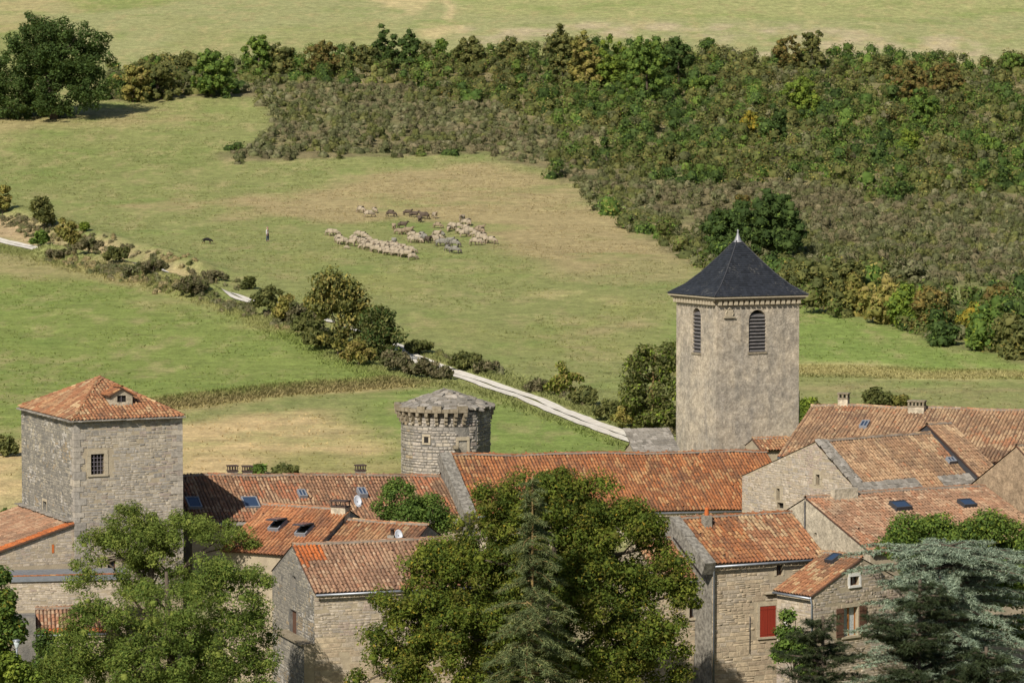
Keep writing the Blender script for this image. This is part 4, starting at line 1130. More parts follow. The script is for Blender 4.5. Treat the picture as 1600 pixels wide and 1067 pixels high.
ring(H - .002, H + .14, .30, M['corbel'], 'cornice'); ring(H + .142, H + .26, .42, M['dress'], 'cornice')
for k in range(16):
    x = .02 + (L13 - .3) * k / 15; MB().box(x, -.24, H - .3, x + .24, .02, H - .004).build('dentil', M['dress'], B13.e)
for k in range(15):
    y = .1 + (W13 - .3) * k / 14; MB().box(-.24, y, H - .3, .02, y + .24, H - .004).build('dentil', M['dress'], B13.e)
q = B13.fpx('front', 1139, 488)
em = empty('carved_emblem', (q[0], -.01, q[1]), 0, B13.e)
MB().box(-.42, -.14, -.36, .42, .05, -.28).build('emblem_ledge', M['dress'], em)
MB().box(-.16, -.1, -.26, .16, .05, .16).build('shield', M['dress'], em)
MB().lathe([(.13, -.02), (.13, .04), (.0, .05)], 10).build('boss', M['dress'], em).rotation_euler = (R(90), 0, 0)
for sx in (-1, 1):
    MB().tube([(sx * .22, -.03, -.24), (sx * .27, -.06, -.05), (sx * .2, -.07, .1), (sx * .3, -.05, .2)], [.07, .06, .06, .03], 6).build('supporter', M['dress'], em)
MB().tube([(-.12, -.05, .2), (0, -.07, .28), (.12, -.05, .2)], .05, 6).build('crest', M['dress'], em)
mpx = 201 / F
prof_r = [(1.0, 0), (.74, .62), (.515, 1.42), (.26, 2.5), (.045, 3.5)]
OV = .46; hx, hy = L13 / 2 + OV, W13 / 2 + OV; cx, cy = L13 / 2, W13 / 2; zr = H + .262
mb = MB(); rings = []
for fr_, z in prof_r:
    rings.append([V3(cx + sx * hx * fr_, cy + sy * hy * fr_, zr + z) for sx, sy in ((-1, -1), (1, -1), (1, 1), (-1, 1))])
for A_, B_ in zip(rings[:-1], rings[1:]):
    for k in range(4): mb.quad(A_[k], A_[(k + 1) % 4], B_[(k + 1) % 4], B_[k])
mb.quad(*reversed(rings[0]))
M['slate_under'] = m_plain('slate_underlay', (.035, .037, .043), None, 4)
rf = mb.build('roof', M['slate_under'], B13.e)
SL = [(np.array([(-.5, 0, .25), (.5, 0, .25), (.5, 1, 0), (-.5, 1, 0), (-.5, 0, 0), (.5, 0, 0)], float), [(0, 1, 2, 3), (0, 4, 5, 1)])]
mats = []; cols = []
for k, (axis) in enumerate(('front', 'right', 'back', 'left')):
    for A_, B_ in zip(rings[:-1], rings[1:]):
        p0, p1, q0, q1 = A_[k], A_[(k + 1) % 4], B_[k], B_[(k + 1) % 4]
        m0, m1 = (p0 + p1) / 2, (q0 + q1) / 2; b = (m1 - m0); ln = b.length; b.normalize(); a = (p1 - p0).normalized(); n = a.cross(b).normalized()
        nr = max(1, round(ln / .17)); stp = ln / nr
        for j in range(nr):
            t = j / nr; w0 = (p1 - p0).length * (1 - t) + (q1 - q0).length * t; w0 -= .05
            s = -w0 / 2 + random.uniform(0, .1) * 0; jj = (j % 2) * .12
            s -= jj
            while s < w0 / 2:
                l = .23; x0, x1 = max(s, -w0 / 2), min(s + l, w0 / 2); s += l
                if x1 - x0 < .04: continue
                p = m0 + b * (j * stp) + a * ((x0 + x1) / 2) + n * (.012 + random.uniform(0, .006))
                mats.append(basis(a, b, n, p, (x1 - x0 - .006, stp * 1.12, .07)))
                g = random.uniform(.75, 1.3); c = (.022 * g, .025 * g, .032 * g)
                cols.append(c)
pieces(rf, 'slate', SL, mats, cols, 0, M['slate'], M['slate'], None, 'slates')
for k in range(4):
    mb = MB(); mb.tube([r_[k] + V3(0, 0, .03) for r_ in rings], .04, 6); mb.build('hip_roll', M['dark_metal'], rf)
zt = zr + 3.42
MB().lathe([(.3, zt), (.2, zt + .2), (.1, zt + .45), (.045, zt + .68), (.07, zt + .76), (.02, zt + .85), (0, zt + .86)], 10, (cx, cy)).build('finial', M['lead'], B13.e, True)
pipe(B13, [(L13 + .12, .3, 2), (L13 + .12, .3, B13.fpx('front', 1240, 612)[1])], .1, 'downpipe', M['dark_metal'])
# small roofs at the foot of the bell tower
O = at(1188, 701, 199.4); B = mk('sacristy', 'low sacristy with hipped orange tile roof at the bell tower foot', 'outbuilding', O, 19, px=1242, W=2.4, rise=.5)
gable(B, 'mixed', {}, gutter=False)
O = at(992, 708, 199); B = mk('slab_roofed_shed', 'low shed with grey stone slab roof beside the bell tower', 'shed', O, 14, px=1060, W=2.2, rise=.5)
gable(B, 'tan', {'front': dict(stones=dict(pal='greyst', ind=20, zmin=2))}, gutter=False, tiles=False, ridge_pal='slab', mat_under=M['parapet'])
slab_row(B, B.roof, B.A, B.a, B.b, B.Lr, 6, .5, 0, 150, .02)

# --- battlemented turret
CT = at(697, 640, 203); ztb = gz(CT.x, CT.y) - 1.2
B12 = Building('round_turret', 'ruined round turret with stone corbels and low slab roof', 'turret', Vector((CT.x, CT.y, at(697, 668, 203).z)), 0.0, ztb)
rad = 70 * 203 / F; HT = at(697, 645, 203).z - ztb + .3
def ang_pts(r, a0, a1, n): return [(r * math.cos(R(a0 + (a1 - a0) * k / n)), r * math.sin(R(a0 + (a1 - a0) * k / n))) for k in range(n + 1)]
plan = ang_pts(rad, 8, 314, 34)
mb = MB()
for (x0, y0), (x1, y1) in zip(plan, plan[1:] + plan[:1]): mb.quad((x0, y0, 0), (x1, y1, 0), (x1, y1, HT), (x0, y0, HT))
mb.v = mb.v; tw = mb.build('wall', M['mortar_grey'], B12.e)
mats = []; cols = []; key = []
win_a = (math.degrees(math.asin(max(-1, (668 - 697) / 70))) + 270); dr_a = math.degrees(math.asin((724 - 697) / 70)) + 270
zpx = lambda y, px=697: at(px, y, 203 - rad).z - ztb
z = 1.0
while z < HT - .1:
    h = random.uniform(.15, .27); th = 150.0
    while th < 313:
        l = random.uniform(.2, .5); dth = math.degrees(l / rad); tc = th + dth / 2; th += dth
        if tc > 312: break
        zc = z + h / 2
        if abs(tc - win_a) * rad * math.pi / 180 < .38 and zpx(698) < zc < zpx(677): continue
        if abs(tc - dr_a) * rad * math.pi / 180 < .42 and zpx(716) < zc < zpx(668): continue
        nrm = V3(math.cos(R(tc)), math.sin(R(tc)), 0); a = V3(-math.sin(R(tc)), math.cos(R(tc)), 0)
        mats.append(basis(a, V3(0, 0, 1), nrm, nrm * (rad - .02) + V3(0, 0, zc), (l - .02, h * random.uniform(.85, 1) - .02, random.uniform(.03, .06)))); cols.append(pick('tower' if tc > 225 else 'greyst')); key.append(-l * h)
    z += h
pieces(tw, 'stone', STONES, mats, cols, 240, M['stone_o'], M['stone_a'], np.array(key), 'small_stones')
# flat broken side
p0 = V3(*plan[-1], 0); p1 = V3(*plan[0], 0); a = (p1 - p0).normalized(); Lc = (p1 - p0).length
stonework(tw, p0, a, rect(0, 3, Lc, HT), [], 'greyst', (.15, .27), (.18, .45), 60, True, (.03, .09))
def on_ring(tc, r): return V3(r * math.cos(R(tc)), r * math.sin(R(tc)), 0)
def tframe(tc, r, z): 
    nrm = on_ring(tc, 1); a = V3(-nrm.y, nrm.x, 0); return basis(a, V3(0, 0, 1), nrm, nrm * r + V3(0, 0, z))
Mw = tframe(win_a, rad, 0)
for x0, x1, y0, y1 in ((-.3, -.16, zpx(692), zpx(683)), (.16, .3, zpx(692), zpx(683)), (-.3, .3, zpx(682.5), zpx(679)), (-.3, .3, zpx(695), zpx(692.5))): MB().frame(Mw, x0, y0, -.1, x1, y1, .05).build('window_surround', M['dress'], B12.e)
MB().frame(Mw, -.16, zpx(692), -.06, .16, zpx(683), .03).build('opening_back', M['black'], B12.e)
Mw = tframe(dr_a, rad, 0)
MB().frame(Mw, -.3, zpx(714), -.05, .3, zpx(692), .02).build('blocked_door', M['grey_render'], B12.e)
for x0, x1 in ((-.46, -.305), (.305, .46)): MB().frame(Mw, x0, zpx(714), -.1, x1, zpx(689), .06).build('door_jamb', M['dress'], B12.e)
MB().frame(Mw, -.46, zpx(688.5), -.1, .46, zpx(683), .065).build('lintel', M['dress'], B12.e)
Mw = tframe(math.degrees(math.asin((712 - 697) / 70)) + 270, rad, zpx(698)); MB().frame(Mw, -.14, -.1, -.1, .14, .1, .42).build('stone_spout', M['corbel'], B12.e)
for tc in [158 + 11.3 * k for k in range(13)]:      # stepped corbels, three stones each
    c = empty('corbel', (0, 0, 0), 0, B12.e)
    for k, (out) in enumerate((.16, .3, .43)):
        Mw = tframe(tc, rad, HT - .82 + .26 * k); MB().frame(Mw, -.11, 0, -.08, .11, .245, out).build('corbel_stone', M['corbel'], c)
tc = 152.0
while tc < 290:
    wd = random.uniform(6, 12); Mw = tframe(tc + wd / 2, rad, HT - .035); hw2 = rad * R(wd) / 2 * 1.1
    MB().frame(Mw, -hw2, 0, .1, hw2, random.uniform(.16, .46), .47 + random.uniform(-.08, .03)).build('parapet_stone', M['corbel'], B12.e); tc += wd
for k in range(3):
    Mw = tframe(12, rad, HT - .75 + .3 * k); MB().frame(Mw, -.2, 0, -.1, .25, .29, .12 + .1 * k).build('parapet_stone', M['corbel'], B12.e)
RZ = HT + .12; RT = at(697, 608, 203).z - ztb
mb = MB(); rr = rad + .12
pl = [V3(x * rr / rad, y * rr / rad, RZ) for x, y in ang_pts(rad, 0, 360, 32)]
for i in range(32): mb.quad(pl[i], pl[i + 1], (0.0, 0, RT))
rf = mb.build('roof', M['parapet'], B12.e); mats = []; cols = []
RT -= .05
for j in range(13):
    f0 = j / 13; r0 = rr * (1 - f0); z0 = RZ + (RT - RZ) * f0; th = random.uniform(0, 20)
    end = th + 360
    while th < end and r0 > .25:
        l = random.uniform(.3, .7) * min(1, .3 + r0 * .5); tc = th + math.degrees(l / r0) / 2; th += math.degrees(l / r0)
        if j in (6, 7, 8) and 295 < tc % 360 < 322: continue      # a hole where slabs have fallen
        nr = on_ring(tc, 1); a = V3(-nr.y, nr.x, 0); b = (-nr * rr + V3(0, 0, RT - RZ)).normalized(); n = a.cross(b)
        ang = random.gauss(0, .12); aa = a * math.cos(ang) + b * math.sin(ang); bb = b * math.cos(ang) - a * math.sin(ang)
        mats.append(basis(aa, (bb - n * random.uniform(.0, .12)).normalized(), n, nr * (r0 - .12) + V3(0, 0, z0 + random.uniform(-.02, .13)), (l, .5, .1))); cols.append(pick('slab' if random.random() > .12 else 'tower'))
pieces(rf, 'stone_slab', SLABS, mats, cols, 300, M['slab_o'], M['slab_a'], None, 'stone_slabs')

# --- street lamp at the lower left
p = at(26, 1000, 150); zl_ = gz(p.x, p.y)
lp = empty('street_lamp', (p.x, p.y, zl_)); tag(lp, 'slim grey street lamp with conical lantern among the bushes', 'street lamp')
hh = p.z - zl_; MB().tube([(0, 0, -.2), (0, 0, hh - .35)], [.06, .045], 8).build('pole', M['zinc'], lp, True)
MB().lathe([(.06, hh - .38), (.17, hh - .03), (.16, hh - .03), (.05, hh - .37)], 10).build('lantern', M['curtain'], lp, True)
MB().lathe([(.2, hh - .03), (.21, hh), (.12, hh + .05), (0, hh + .06)], 12).build('lamp_cap', M['zinc'], lp, True)
# ------------------------------------------------------------------ vegetation kit
def unit(n):
    v = rng.normal(size=(n, 3)); return v / np.linalg.norm(v, axis=1, keepdims=True)
LEAFPAL = {
 'ash': [(.115, .145, .03), (.088, .118, .024), (.142, .165, .036), (.068, .095, .02)],
 'maple': [(.095, .125, .019), (.07, .098, .017), (.13, .148, .023), (.048, .07, .014), (.1, .1, .02)],
 'oak': [(.04, .066, .018), (.05, .08, .022), (.033, .055, .016), (.06, .09, .025)],
 'green': [(.085, .13, .026), (.065, .105, .022), (.105, .15, .03), (.05, .085, .02)],
 'bright': [(.14, .19, .028), (.11, .16, .026), (.165, .2, .03), (.09, .13, .024)],
 'yellow': [(.26, .21, .028), (.2, .18, .03), (.15, .16, .03), (.3, .22, .03)],
 'autumn': [(.12, .1, .03), (.15, .11, .032), (.09, .085, .026), (.1, .07, .025)],
 'olive': [(.105, .11, .035), (.085, .095, .03), (.125, .125, .042), (.07, .08, .028)],
 'broom': [(.11, .115, .05), (.09, .096, .042), (.13, .13, .064), (.076, .083, .036), (.15, .14, .078)],
 'brush': [(.115, .1, .055), (.092, .085, .044), (.135, .115, .065), (.08, .085, .034)],
 'cedar': [(.14, .172, .122), (.112, .142, .1), (.168, .198, .138), (.088, .115, .082)],
 'spruce': [(.08, .095, .04), (.066, .082, .034), (.1, .108, .042), (.052, .067, .028)],
 'dark': [(.034, .048, .022), (.044, .06, .025), (.03, .042, .02), (.055, .066, .03)],
 'gold': [(.2, .17, .045), (.16, .15, .04), (.13, .13, .035), (.22, .18, .06)],
 'red': [(.12, .045, .035), (.14, .055, .04)],
 'straw': [(.36, .29, .14), (.3, .24, .115), (.4, .33, .17), (.24, .2, .09)],
 'meadow': [(.19, .2, .065), (.15, .18, .05), (.24, .215, .085), (.28, .23, .1)],
}
for _k, _g in dict(ash=1.55, maple=1.3, oak=1.35, green=1.5, bright=1.3, gold=1.5, olive=1.38, autumn=1.55, broom=1.42, brush=1.5, cedar=1.75, spruce=1.75, yellow=1.1, red=1.2, dark=.9, straw=1.0, meadow=1.0).items():
    LEAFPAL[_k] = [tuple(x * _g for x in c) for c in LEAFPAL[_k]]
def leaf_quads(C, Rr, per, size, pal, flat=.8, out=.55, up=.45, aspect=.55, mode='rand', shell=.35, mixpal=None, vv=.25, tri=False, rnd=.65):
    """leaf-sized faces round clump centres C (n,3) with radii Rr (n,)"""
    n = len(C); per_ = np.maximum(4, (per * np.ones(n)).astype(int)); ii = np.repeat(np.arange(n), per_); N = len(ii)
    d = unit(N); rad = (shell + (1 - shell) * rng.random(N)) ** .7
    off = d * (Rr[ii] * rad)[:, None]; off[:, 2] *= flat
    P = C[ii] + off
    nr = d * out + np.array([0, 0, up]) + unit(N) * rnd
    nr /= np.linalg.norm(nr, axis=1, keepdims=True)
    if mode == 'rand': t = unit(N)
    elif mode == 'radial':
        t = d * np.array([1, 1, .15]) + np.array([0, 0, -.28]) + unit(N) * .35
    else: t = np.array([0, 0, 1.0]) + d * .55 + unit(N) * .3       # upright sprays
    t -= nr * (t * nr).sum(1, keepdims=True); t /= np.linalg.norm(t, axis=1, keepdims=True) + 1e-9
    b = np.cross(nr, t); s = (size * rng.uniform(.6, 1.35, N))[:, None]
    bend = nr * s * .18
    if tri:
        V = np.stack([P - b * s * aspect - t * s * .6, P + b * s * aspect - t * s * .6, P + t * s * 1.2], 1).reshape(-1, 3); Fc = np.arange(N * 3).reshape(-1, 3)
    else:
        V = np.stack([P - t * s, P + b * s * aspect + bend, P + t * s, P - b * s * aspect + bend], 1).reshape(-1, 3); Fc = np.arange(N * 4).reshape(-1, 4)
    pl = np.array(LEAFPAL[pal]); ci = rng.integers(0, len(pl), n)
    col = np.where(rng.random(N)[:, None] < .6, pl[ci][ii], pl[rng.integers(0, len(pl), N)])
    if mixpal:
        p2 = np.array(LEAFPAL[mixpal[0]]); k = rng.random(N) < mixpal[1]; col = np.where(k[:, None], p2[rng.integers(0, len(p2), N)], col)
    col = col * rng.uniform(1 - vv, 1 + vv, N)[:, None] * rng.uniform(.85, 1.15, n)[ii][:, None]
    return V, Fc, col
def core_lumps(C, Rr, pal, k=.7, seg=7, mixpal=None, flat=.85, gain=None):
    """uneven lumps of dense inner foliage, so that a bush is not see-through"""
    ring = []
    for ph in (-35, 10, 50): ring += [(math.cos(R(ph)) * math.cos(2 * math.pi * (i + (ph == 10) * .5) / seg), math.cos(R(ph)) * math.sin(2 * math.pi * (i + (ph == 10) * .5) / seg), math.sin(R(ph))) for i in range(seg)]
    U = np.array(ring + [(0, 0, 1.0)]); nv = len(U); F_ = []
    for r_ in range(2):
        for i in range(seg):
            a, b, c_, d_ = r_ * seg + i, r_ * seg + (i + 1) % seg, (r_ + 1) * seg + (i + 1) % seg, (r_ + 1) * seg + i; F_ += [(a, b, c_), (a, c_, d_)]
    for i in range(seg): F_.append((2 * seg + i, 2 * seg + (i + 1) % seg, 3 * seg))
    F_ = np.array(F_); n = len(C)
    V = U[None] * (Rr * k)[:, None, None] * rng.uniform(.72, 1.2, (n, nv, 1)); V[..., 2] *= flat; V = V + C[:, None, :]
    Fc = (F_[None] + (np.arange(n) * nv)[:, None, None]).reshape(-1, 3)
    pl = np.array(LEAFPAL[pal]); col = np.repeat(pl[rng.integers(0, len(pl), n)], len(F_), 0)
    if gain is not None: col = col * np.repeat(gain, len(F_))[:, None]
    col = col * rng.uniform(.8, 1.2, len(col))[:, None]
    return V.reshape(-1, 3), Fc, col
def join(parts_):
    VV = []; FF = []; CC = []; nb = 0
    for V, Fc, col in parts_: VV.append(V); FF.append(Fc + nb); CC.append(col); nb += len(V)
    return np.vstack(VV), np.vstack(FF), np.vstack(CC)
def clumps_in(lobes, n, rlo, rhi, inner=.55, low=-.7):
    """clump centres spread over the lobes (cx,cy,cz,rx,ry,rz), mostly near their skin"""
    lobes = np.array(lobes, float); area = (lobes[:, 3] * lobes[:, 5]); area /= area.sum()
    k = rng.choice(len(lobes), n, p=area); d = unit(n); d[:, 2] = np.where(d[:, 2] < low, -d[:, 2], d[:, 2])
    f = inner + (1 - inner) * rng.random(n) ** .6
    wob = 1 + .16 * np.sin(d[:, 0] * 5 + k) * np.cos(d[:, 2] * 4 + k * 2)
    C = lobes[k, :3] + d * lobes[k, 3:] * (f * wob)[:, None]
    return C, rng.uniform(rlo, rhi, n)
def tree(name, label, base, lobes, n, per, size, pal, cr=(.5, .9), cat='tree', group=None, trunk=.25, limbs=7, mode='rand', flat=.8, up=.45, aspect=.55, mat=None, bark='bark', inner=.5, mixpal=None, out=.55, shell=.35, low=-.7, lean=None, tri=False, core=0):
    """tapered trunk with limbs running into the leaf clumps; lobes are relative to the foot"""
    e = empty(name, base); tag(e, label, cat, group)
    C, Rr = clumps_in(lobes, n, cr[0], cr[1], inner, low)
    V, Fc, col = leaf_quads(C, Rr, per, size, pal, flat, out, up, aspect, mode, shell, mixpal, .25, tri)
    if core and tri: V, Fc, col = join([(V, Fc, col), core_lumps(C, Rr, pal, core)])
    mesh_np('crown', V, Fc, mat or M['leaf'], e, col)
    top = np.average(np.array(lobes)[:, :3], axis=0, weights=np.array(lobes)[:, 3]); mx = max(l[2] + .1 * l[5] for l in lobes)
    mb = MB(); tp = Vector((top[0], top[1], mx)); b0 = Vector((0, 0, -.4))
    pts = [b0]
    for k in range(1, 6):
        t = k / 5; pts.append(b0.lerp(tp, t) + Vector((random.uniform(-.12, .12), random.uniform(-.12, .12), 0)) * trunk * 3 * (t < 1))
    mb.tube(pts, [trunk * (1.25 - 1.05 * k / 5) for k in range(6)], 8)
    o = mb.build('trunk', M[bark], e, True)
    sel = rng.choice(len(C), min(limbs, len(C)), replace=False)
    for i in sel:
        c = Vector(C[i]); t = random.uniform(.3, .8); s = b0.lerp(tp, t); m_ = s.lerp(c, .55) + Vector((0, 0, .12 * (c - s).length))
        MB().tube([s, m_, c], [trunk * .42 * (1.2 - t), trunk * .22, trunk * .07], 6).build('limb', M[bark], e, True)
    return e
def px_tree(name, label, foot, lobes_px, D, n, per, size, pal, dr=.85, **kw):
    """foot: picture point of the foot (on the ground if D is None); lobes_px: (px, py, rx_px, ry_px[, dD])"""
    if D is None:
        b = ground(*foot, fn=None); D = b.y
    else:
        q = at(foot[0], 600, D); b = Vector((q.x, D, float(gmesh(q.x, D)[0])))
    L = []
    for l in lobes_px:
        dd = l[4] if len(l) > 4 else 0; c = at(l[0], l[1], D + dd) - b; s = (D + dd) / F; L.append((c.x, c.y, c.z, l[2] * s, l[2] * s * dr, l[3] * s))
    return tree(name, label, b, L, n, per, size, pal, **kw)

# --- trees standing among and before the houses
px_tree('ash_tree', 'tall feathery ash tree in front of the square tower', (225, 1000), [(225, 850, 55, 45), (160, 855, 42, 30), (300, 830, 70, 32), (130, 905, 28, 35), (365, 845, 38, 16), (230, 905, 70, 45), (205, 812, 45, 20)], 166, 140, 270, .085, 'ash', cr=(.4, .82), tri=True, core=.25, trunk=.26, limbs=18, aspect=.36, up=.3, inner=.35)
px_tree('ash_tree', 'broad rounded ash tree beside the grey gable of the front house', (270, 1067), [(365, 925, 72, 55), (270, 960, 90, 60), (160, 990, 80, 55), (370, 1010, 66, 75), (110, 1035, 55, 50), (240, 1050, 110, 65), (330, 895, 55, 25), (180, 1060, 110, 50), (350, 1070, 90, 40)], 152, 330, 270, .085, 'ash', cr=(.42, .9), tri=True, core=.25, trunk=.38, limbs=14, aspect=.36, up=.3, inner=.4, mixpal=('green', .3))
px_tree('spreading_tree', 'huge spreading deciduous tree with yellowing leaves before the nave', (900, 1080), [(850, 850, 105, 115), (960, 890, 105, 105), (1015, 970, 76, 95), (880, 990, 150, 120), (730, 930, 105, 100), (640, 1005, 82, 72), (785, 820, 70, 65), (900, 775, 55, 40), (1030, 1040, 60, 60), (605, 1060, 58, 45), (720, 1040, 130, 75), (690, 890, 55, 50), (900, 1070, 170, 60), (940, 830, 70, 50), (960, 1020, 100, 70), (800, 950, 120, 100), (860, 900, 150, 130), (620, 960, 50, 50), (1060, 960, 32, 60), (680, 980, 90, 70), (1035, 905, 42, 55), (990, 830, 45, 40)], 148, 950, 220, .085, 'maple', cr=(.4, .88), tri=True, core=.3, trunk=.5, limbs=16, inner=.5, dr=.7, mixpal=('yellow', .05), up=.4)
px_tree('garden_tree', 'bright green garden tree behind the streaked tile roof', (645, 860), [(625, 785, 34, 30), (668, 805, 36, 26), (640, 810, 45, 25), (700, 820, 12, 15)], 174.5, 70, 230, .075, 'green', cr=(.4, .7), trunk=.15, limbs=6)
px_tree('green_tree', 'leafy green tree rising behind the blue cedar', (1500, 960), [(1440, 835, 55, 30), (1540, 850, 70, 40), (1490, 870, 90, 45), (1580, 900, 50, 60), (1400, 850, 25, 18), (1560, 960, 60, 60)], 160.5, 220, 230, .085, 'green', cr=(.45, .85), trunk=.3, limbs=10, mixpal=('bright', .25))
px_tree('edge_tree', 'green tree overhanging the street lamp', (-5, 1067), [(0, 940, 30, 45), (8, 990, 28, 40), (-10, 1050, 40, 40)], 151.5, 60, 180, .11, 'green', cr=(.4, .7), trunk=.2, limbs=6, mixpal=('yellow', .1))
px_tree('garden_shrub', 'low bright green shrub at the foot of the street lamp', (15, 1067), [(15, 1050, 30, 24), (40, 1062, 14, 14)], 149.2, 30, 170, .1, 'bright', cr=(.3, .55), cat='shrub', trunk=.08, limbs=5)
px_tree('ivy_bush', 'dark ivy bush climbing beside the small porch shed', (80, 1067), [(72, 1030, 18, 40), (90, 1050, 26, 24)], 166.6, 34, 170, .1, 'oak', cr=(.35, .6), cat='shrub', trunk=.08, limbs=4, mixpal=('green', .35))
px_tree('fig_shrub', 'light green shrub in front of the small shuttered house', (1245, 1067), [(1232, 1010, 22, 35), (1255, 1040, 26, 35), (1235, 970, 10, 16)], 152.5, 34, 150, .1, 'green', cr=(.3, .55), cat='shrub', trunk=.08, limbs=6)

def conifer_branches(name, label, base, H, branches, pal, size, per_m, bark, droop=.25, spread=.45, cat='tree', mat=None, aspect=.16, pad=.28, trunk=.28, step=.16, top=None):
    """branches: (z, azimuth, length, tilt). Needled sprays along each drooping branch"""
    e = empty(name, base); tag(e, label, cat)
    mb = MB(); tipx = top or (0, 0); mb.tube([(0, 0, -.4), (tipx[0] * .4, tipx[1] * .4, H * .5), (tipx[0], tipx[1], H)], [trunk, trunk * .6, .03], 8); mb.build('trunk', M[bark], e, True)
    VV = []; FF = []; CC = []; nb = 0
    bm = MB()
    for (z, az, ln, tilt) in branches:
        d = Vector((math.cos(az), math.sin(az), 0)); side = Vector((-d.y, d.x, 0)); o = Vector((tipx[0] * z / H, tipx[1] * z / H, z)); k = max(3, int(ln / step)); P = []
        for i in range(k + 1):
            t = i / k; P.append(o + d * (ln * t) + Vector((0, 0, ln * (tilt * t - droop * t * t))) + side * (.12 * ln * math.sin(3 * t + az)))
        bm.tube([P[0], P[k // 2], P[-1]], [.02 + .014 * ln, .012 + .007 * ln, .006], 5, False)
        C = []; Rr = []
        for i, p in enumerate(P):
            t = i / k
            if t < .18: continue
            wdt = spread * ln * (1 - t) * .7 + .14
            for q in range(int(2 + wdt / .22)):
                u = random.uniform(-1, 1); C.append(p + side * (u * wdt) + d * random.uniform(-.1, .1) + Vector((0, 0, -abs(u) * .15 * wdt + random.uniform(-.04, .06)))); Rr.append(random.uniform(.6, 1.2) * pad)
        if not C: continue
        V, Fc, col = leaf_quads(np.array([tuple(c) for c in C]), np.array(Rr), per_m, size, pal, .38, .2, .9, aspect, 'radial', .1, None, .25, True)
        VV.append(V); FF.append(Fc + nb); CC.append(col); nb += len(V)
    bm.build('branches', M[bark], e, True)
    mesh_np('crown', np.vstack(VV), np.vstack(FF), mat or M['needle'], e, np.vstack(CC))
    return e
# old spruce, thin and grey, in front of the spreading tree
D = 141.5; q = at(832, 600, D); b = Vector((q.x, D, float(gmesh(q.x, D)[0]))); H = at(832, 742, D).z - b.z
br = []
for k in range(150):
    z = H * (.24 + .75 * (k / 150)); f = 1 - (z / H - .1) / .9
    br.append((z, random.uniform(0, 6.283), (.25 + 3.3 * f ** .85) * random.uniform(.5, 1.1), random.uniform(-.15, .12)))
conifer_branches('old_spruce', 'thin old spruce with yellow lichened trunk before the spreading tree', b, H, br, 'spruce', .11, 19, 'palebark', .26, .32, pad=.25, trunk=.13)
# blue cedar
D = 153.5; q = at(1490, 600, D); b = Vector((q.x, D, float(gmesh(q.x, D)[0]))); H = at(1490, 852, D).z - b.z
br = []
for k, (zf, lmax) in enumerate(((1.0, 3.4), (.965, 5.4), (.9, 5.9), (.81, 5.6), (.72, 5.8), (.62, 5.3), (.52, 5.5), (.42, 5.0), (.32, 5.0))):
    for j in range(14): br.append((H * zf - random.uniform(0, .22), j * 6.283 / 14 + random.uniform(-.25, .25) + k, lmax * random.uniform(.6, 1.05), random.uniform(.02, .14)))
conifer_branches('blue_cedar', 'blue grey cedar with flat layered branches', b, H, br, 'cedar', .125, 11, 'bark', .12, .36, pad=.24, trunk=.3)
# dark young pines close to us, out of focus
for (px, pt, hw_, lab) in ((1440, 905, 92, 'dark young pine below the cedar, the tallest of the near pines'), (1288, 962, 70, 'dark young pine in front of the small house'), (1545, 1010, 70, 'low dark pine under the right side of the cedar')):
    D = 56.0 + random.uniform(-3, 3); q = at(px, 600, D); b = Vector((q.x, D, float(gmesh(q.x, D)[0]))); H = at(px, pt, D).z - b.z; lw_ = hw_ * D / F
    br = []
    for k in range(85):
        zf = .35 + .64 * k / 85; f = min(1, (1 - zf) / .2) ** .6
        br.append((H * zf, random.uniform(0, 6.283), (.12 + lw_ * f) * random.uniform(.5, 1.15), random.uniform(.1, .5)))
    conifer_branches('young_pine', lab, b, H, br, 'dark', .06, 30, 'bark', .1, .4, pad=.12, trunk=.06, step=.08, aspect=.16)

# --- hedge trees and shrubs beyond the village
px_tree('hedge_ash', 'airy golden green ash tree beside the gravel track', (530, 555), [(525, 470, 38, 45), (550, 500, 32, 45), (505, 460, 22, 30), (535, 530, 40, 25)], None, 75, 120, .17, 'gold', cr=(.6, 1.1), trunk=.2, limbs=12, mixpal=('olive', .5), mode='up', inner=.3)
px_tree('hedge_ash', 'dark leaning shrubby ash next to the airy golden tree', (592, 562), [(590, 510, 26, 32), (600, 535, 30, 25), (575, 545, 26, 22)], None, 50, 110, .17, 'olive', cr=(.5, 1.0), trunk=.14, limbs=10, mode='up', inner=.35, mixpal=('oak', .4))
px_tree('thorn_tree', 'bare topped tree with pale twigs left of the bell tower', (1018, 672), [(1015, 580, 36, 38), (1040, 610, 24, 40), (1000, 625, 32, 34), (1025, 650, 40, 26), (1050, 560, 12, 22)], None, 85, 130, .13, 'olive', cr=(.45, .85), trunk=.16, limbs=22, bark='palebark', inner=.35, mixpal=('bright', .25))
px_tree('young_poplar', 'small yellow green sapling among the brambles by the track', (882, 618), [(882, 580, 9, 20), (888, 600, 18, 18), (868, 606, 14, 12)], None, 26, 90, .13, 'gold', cr=(.3, .6), trunk=.07, limbs=6, mode='up', mixpal=('bright', .4))
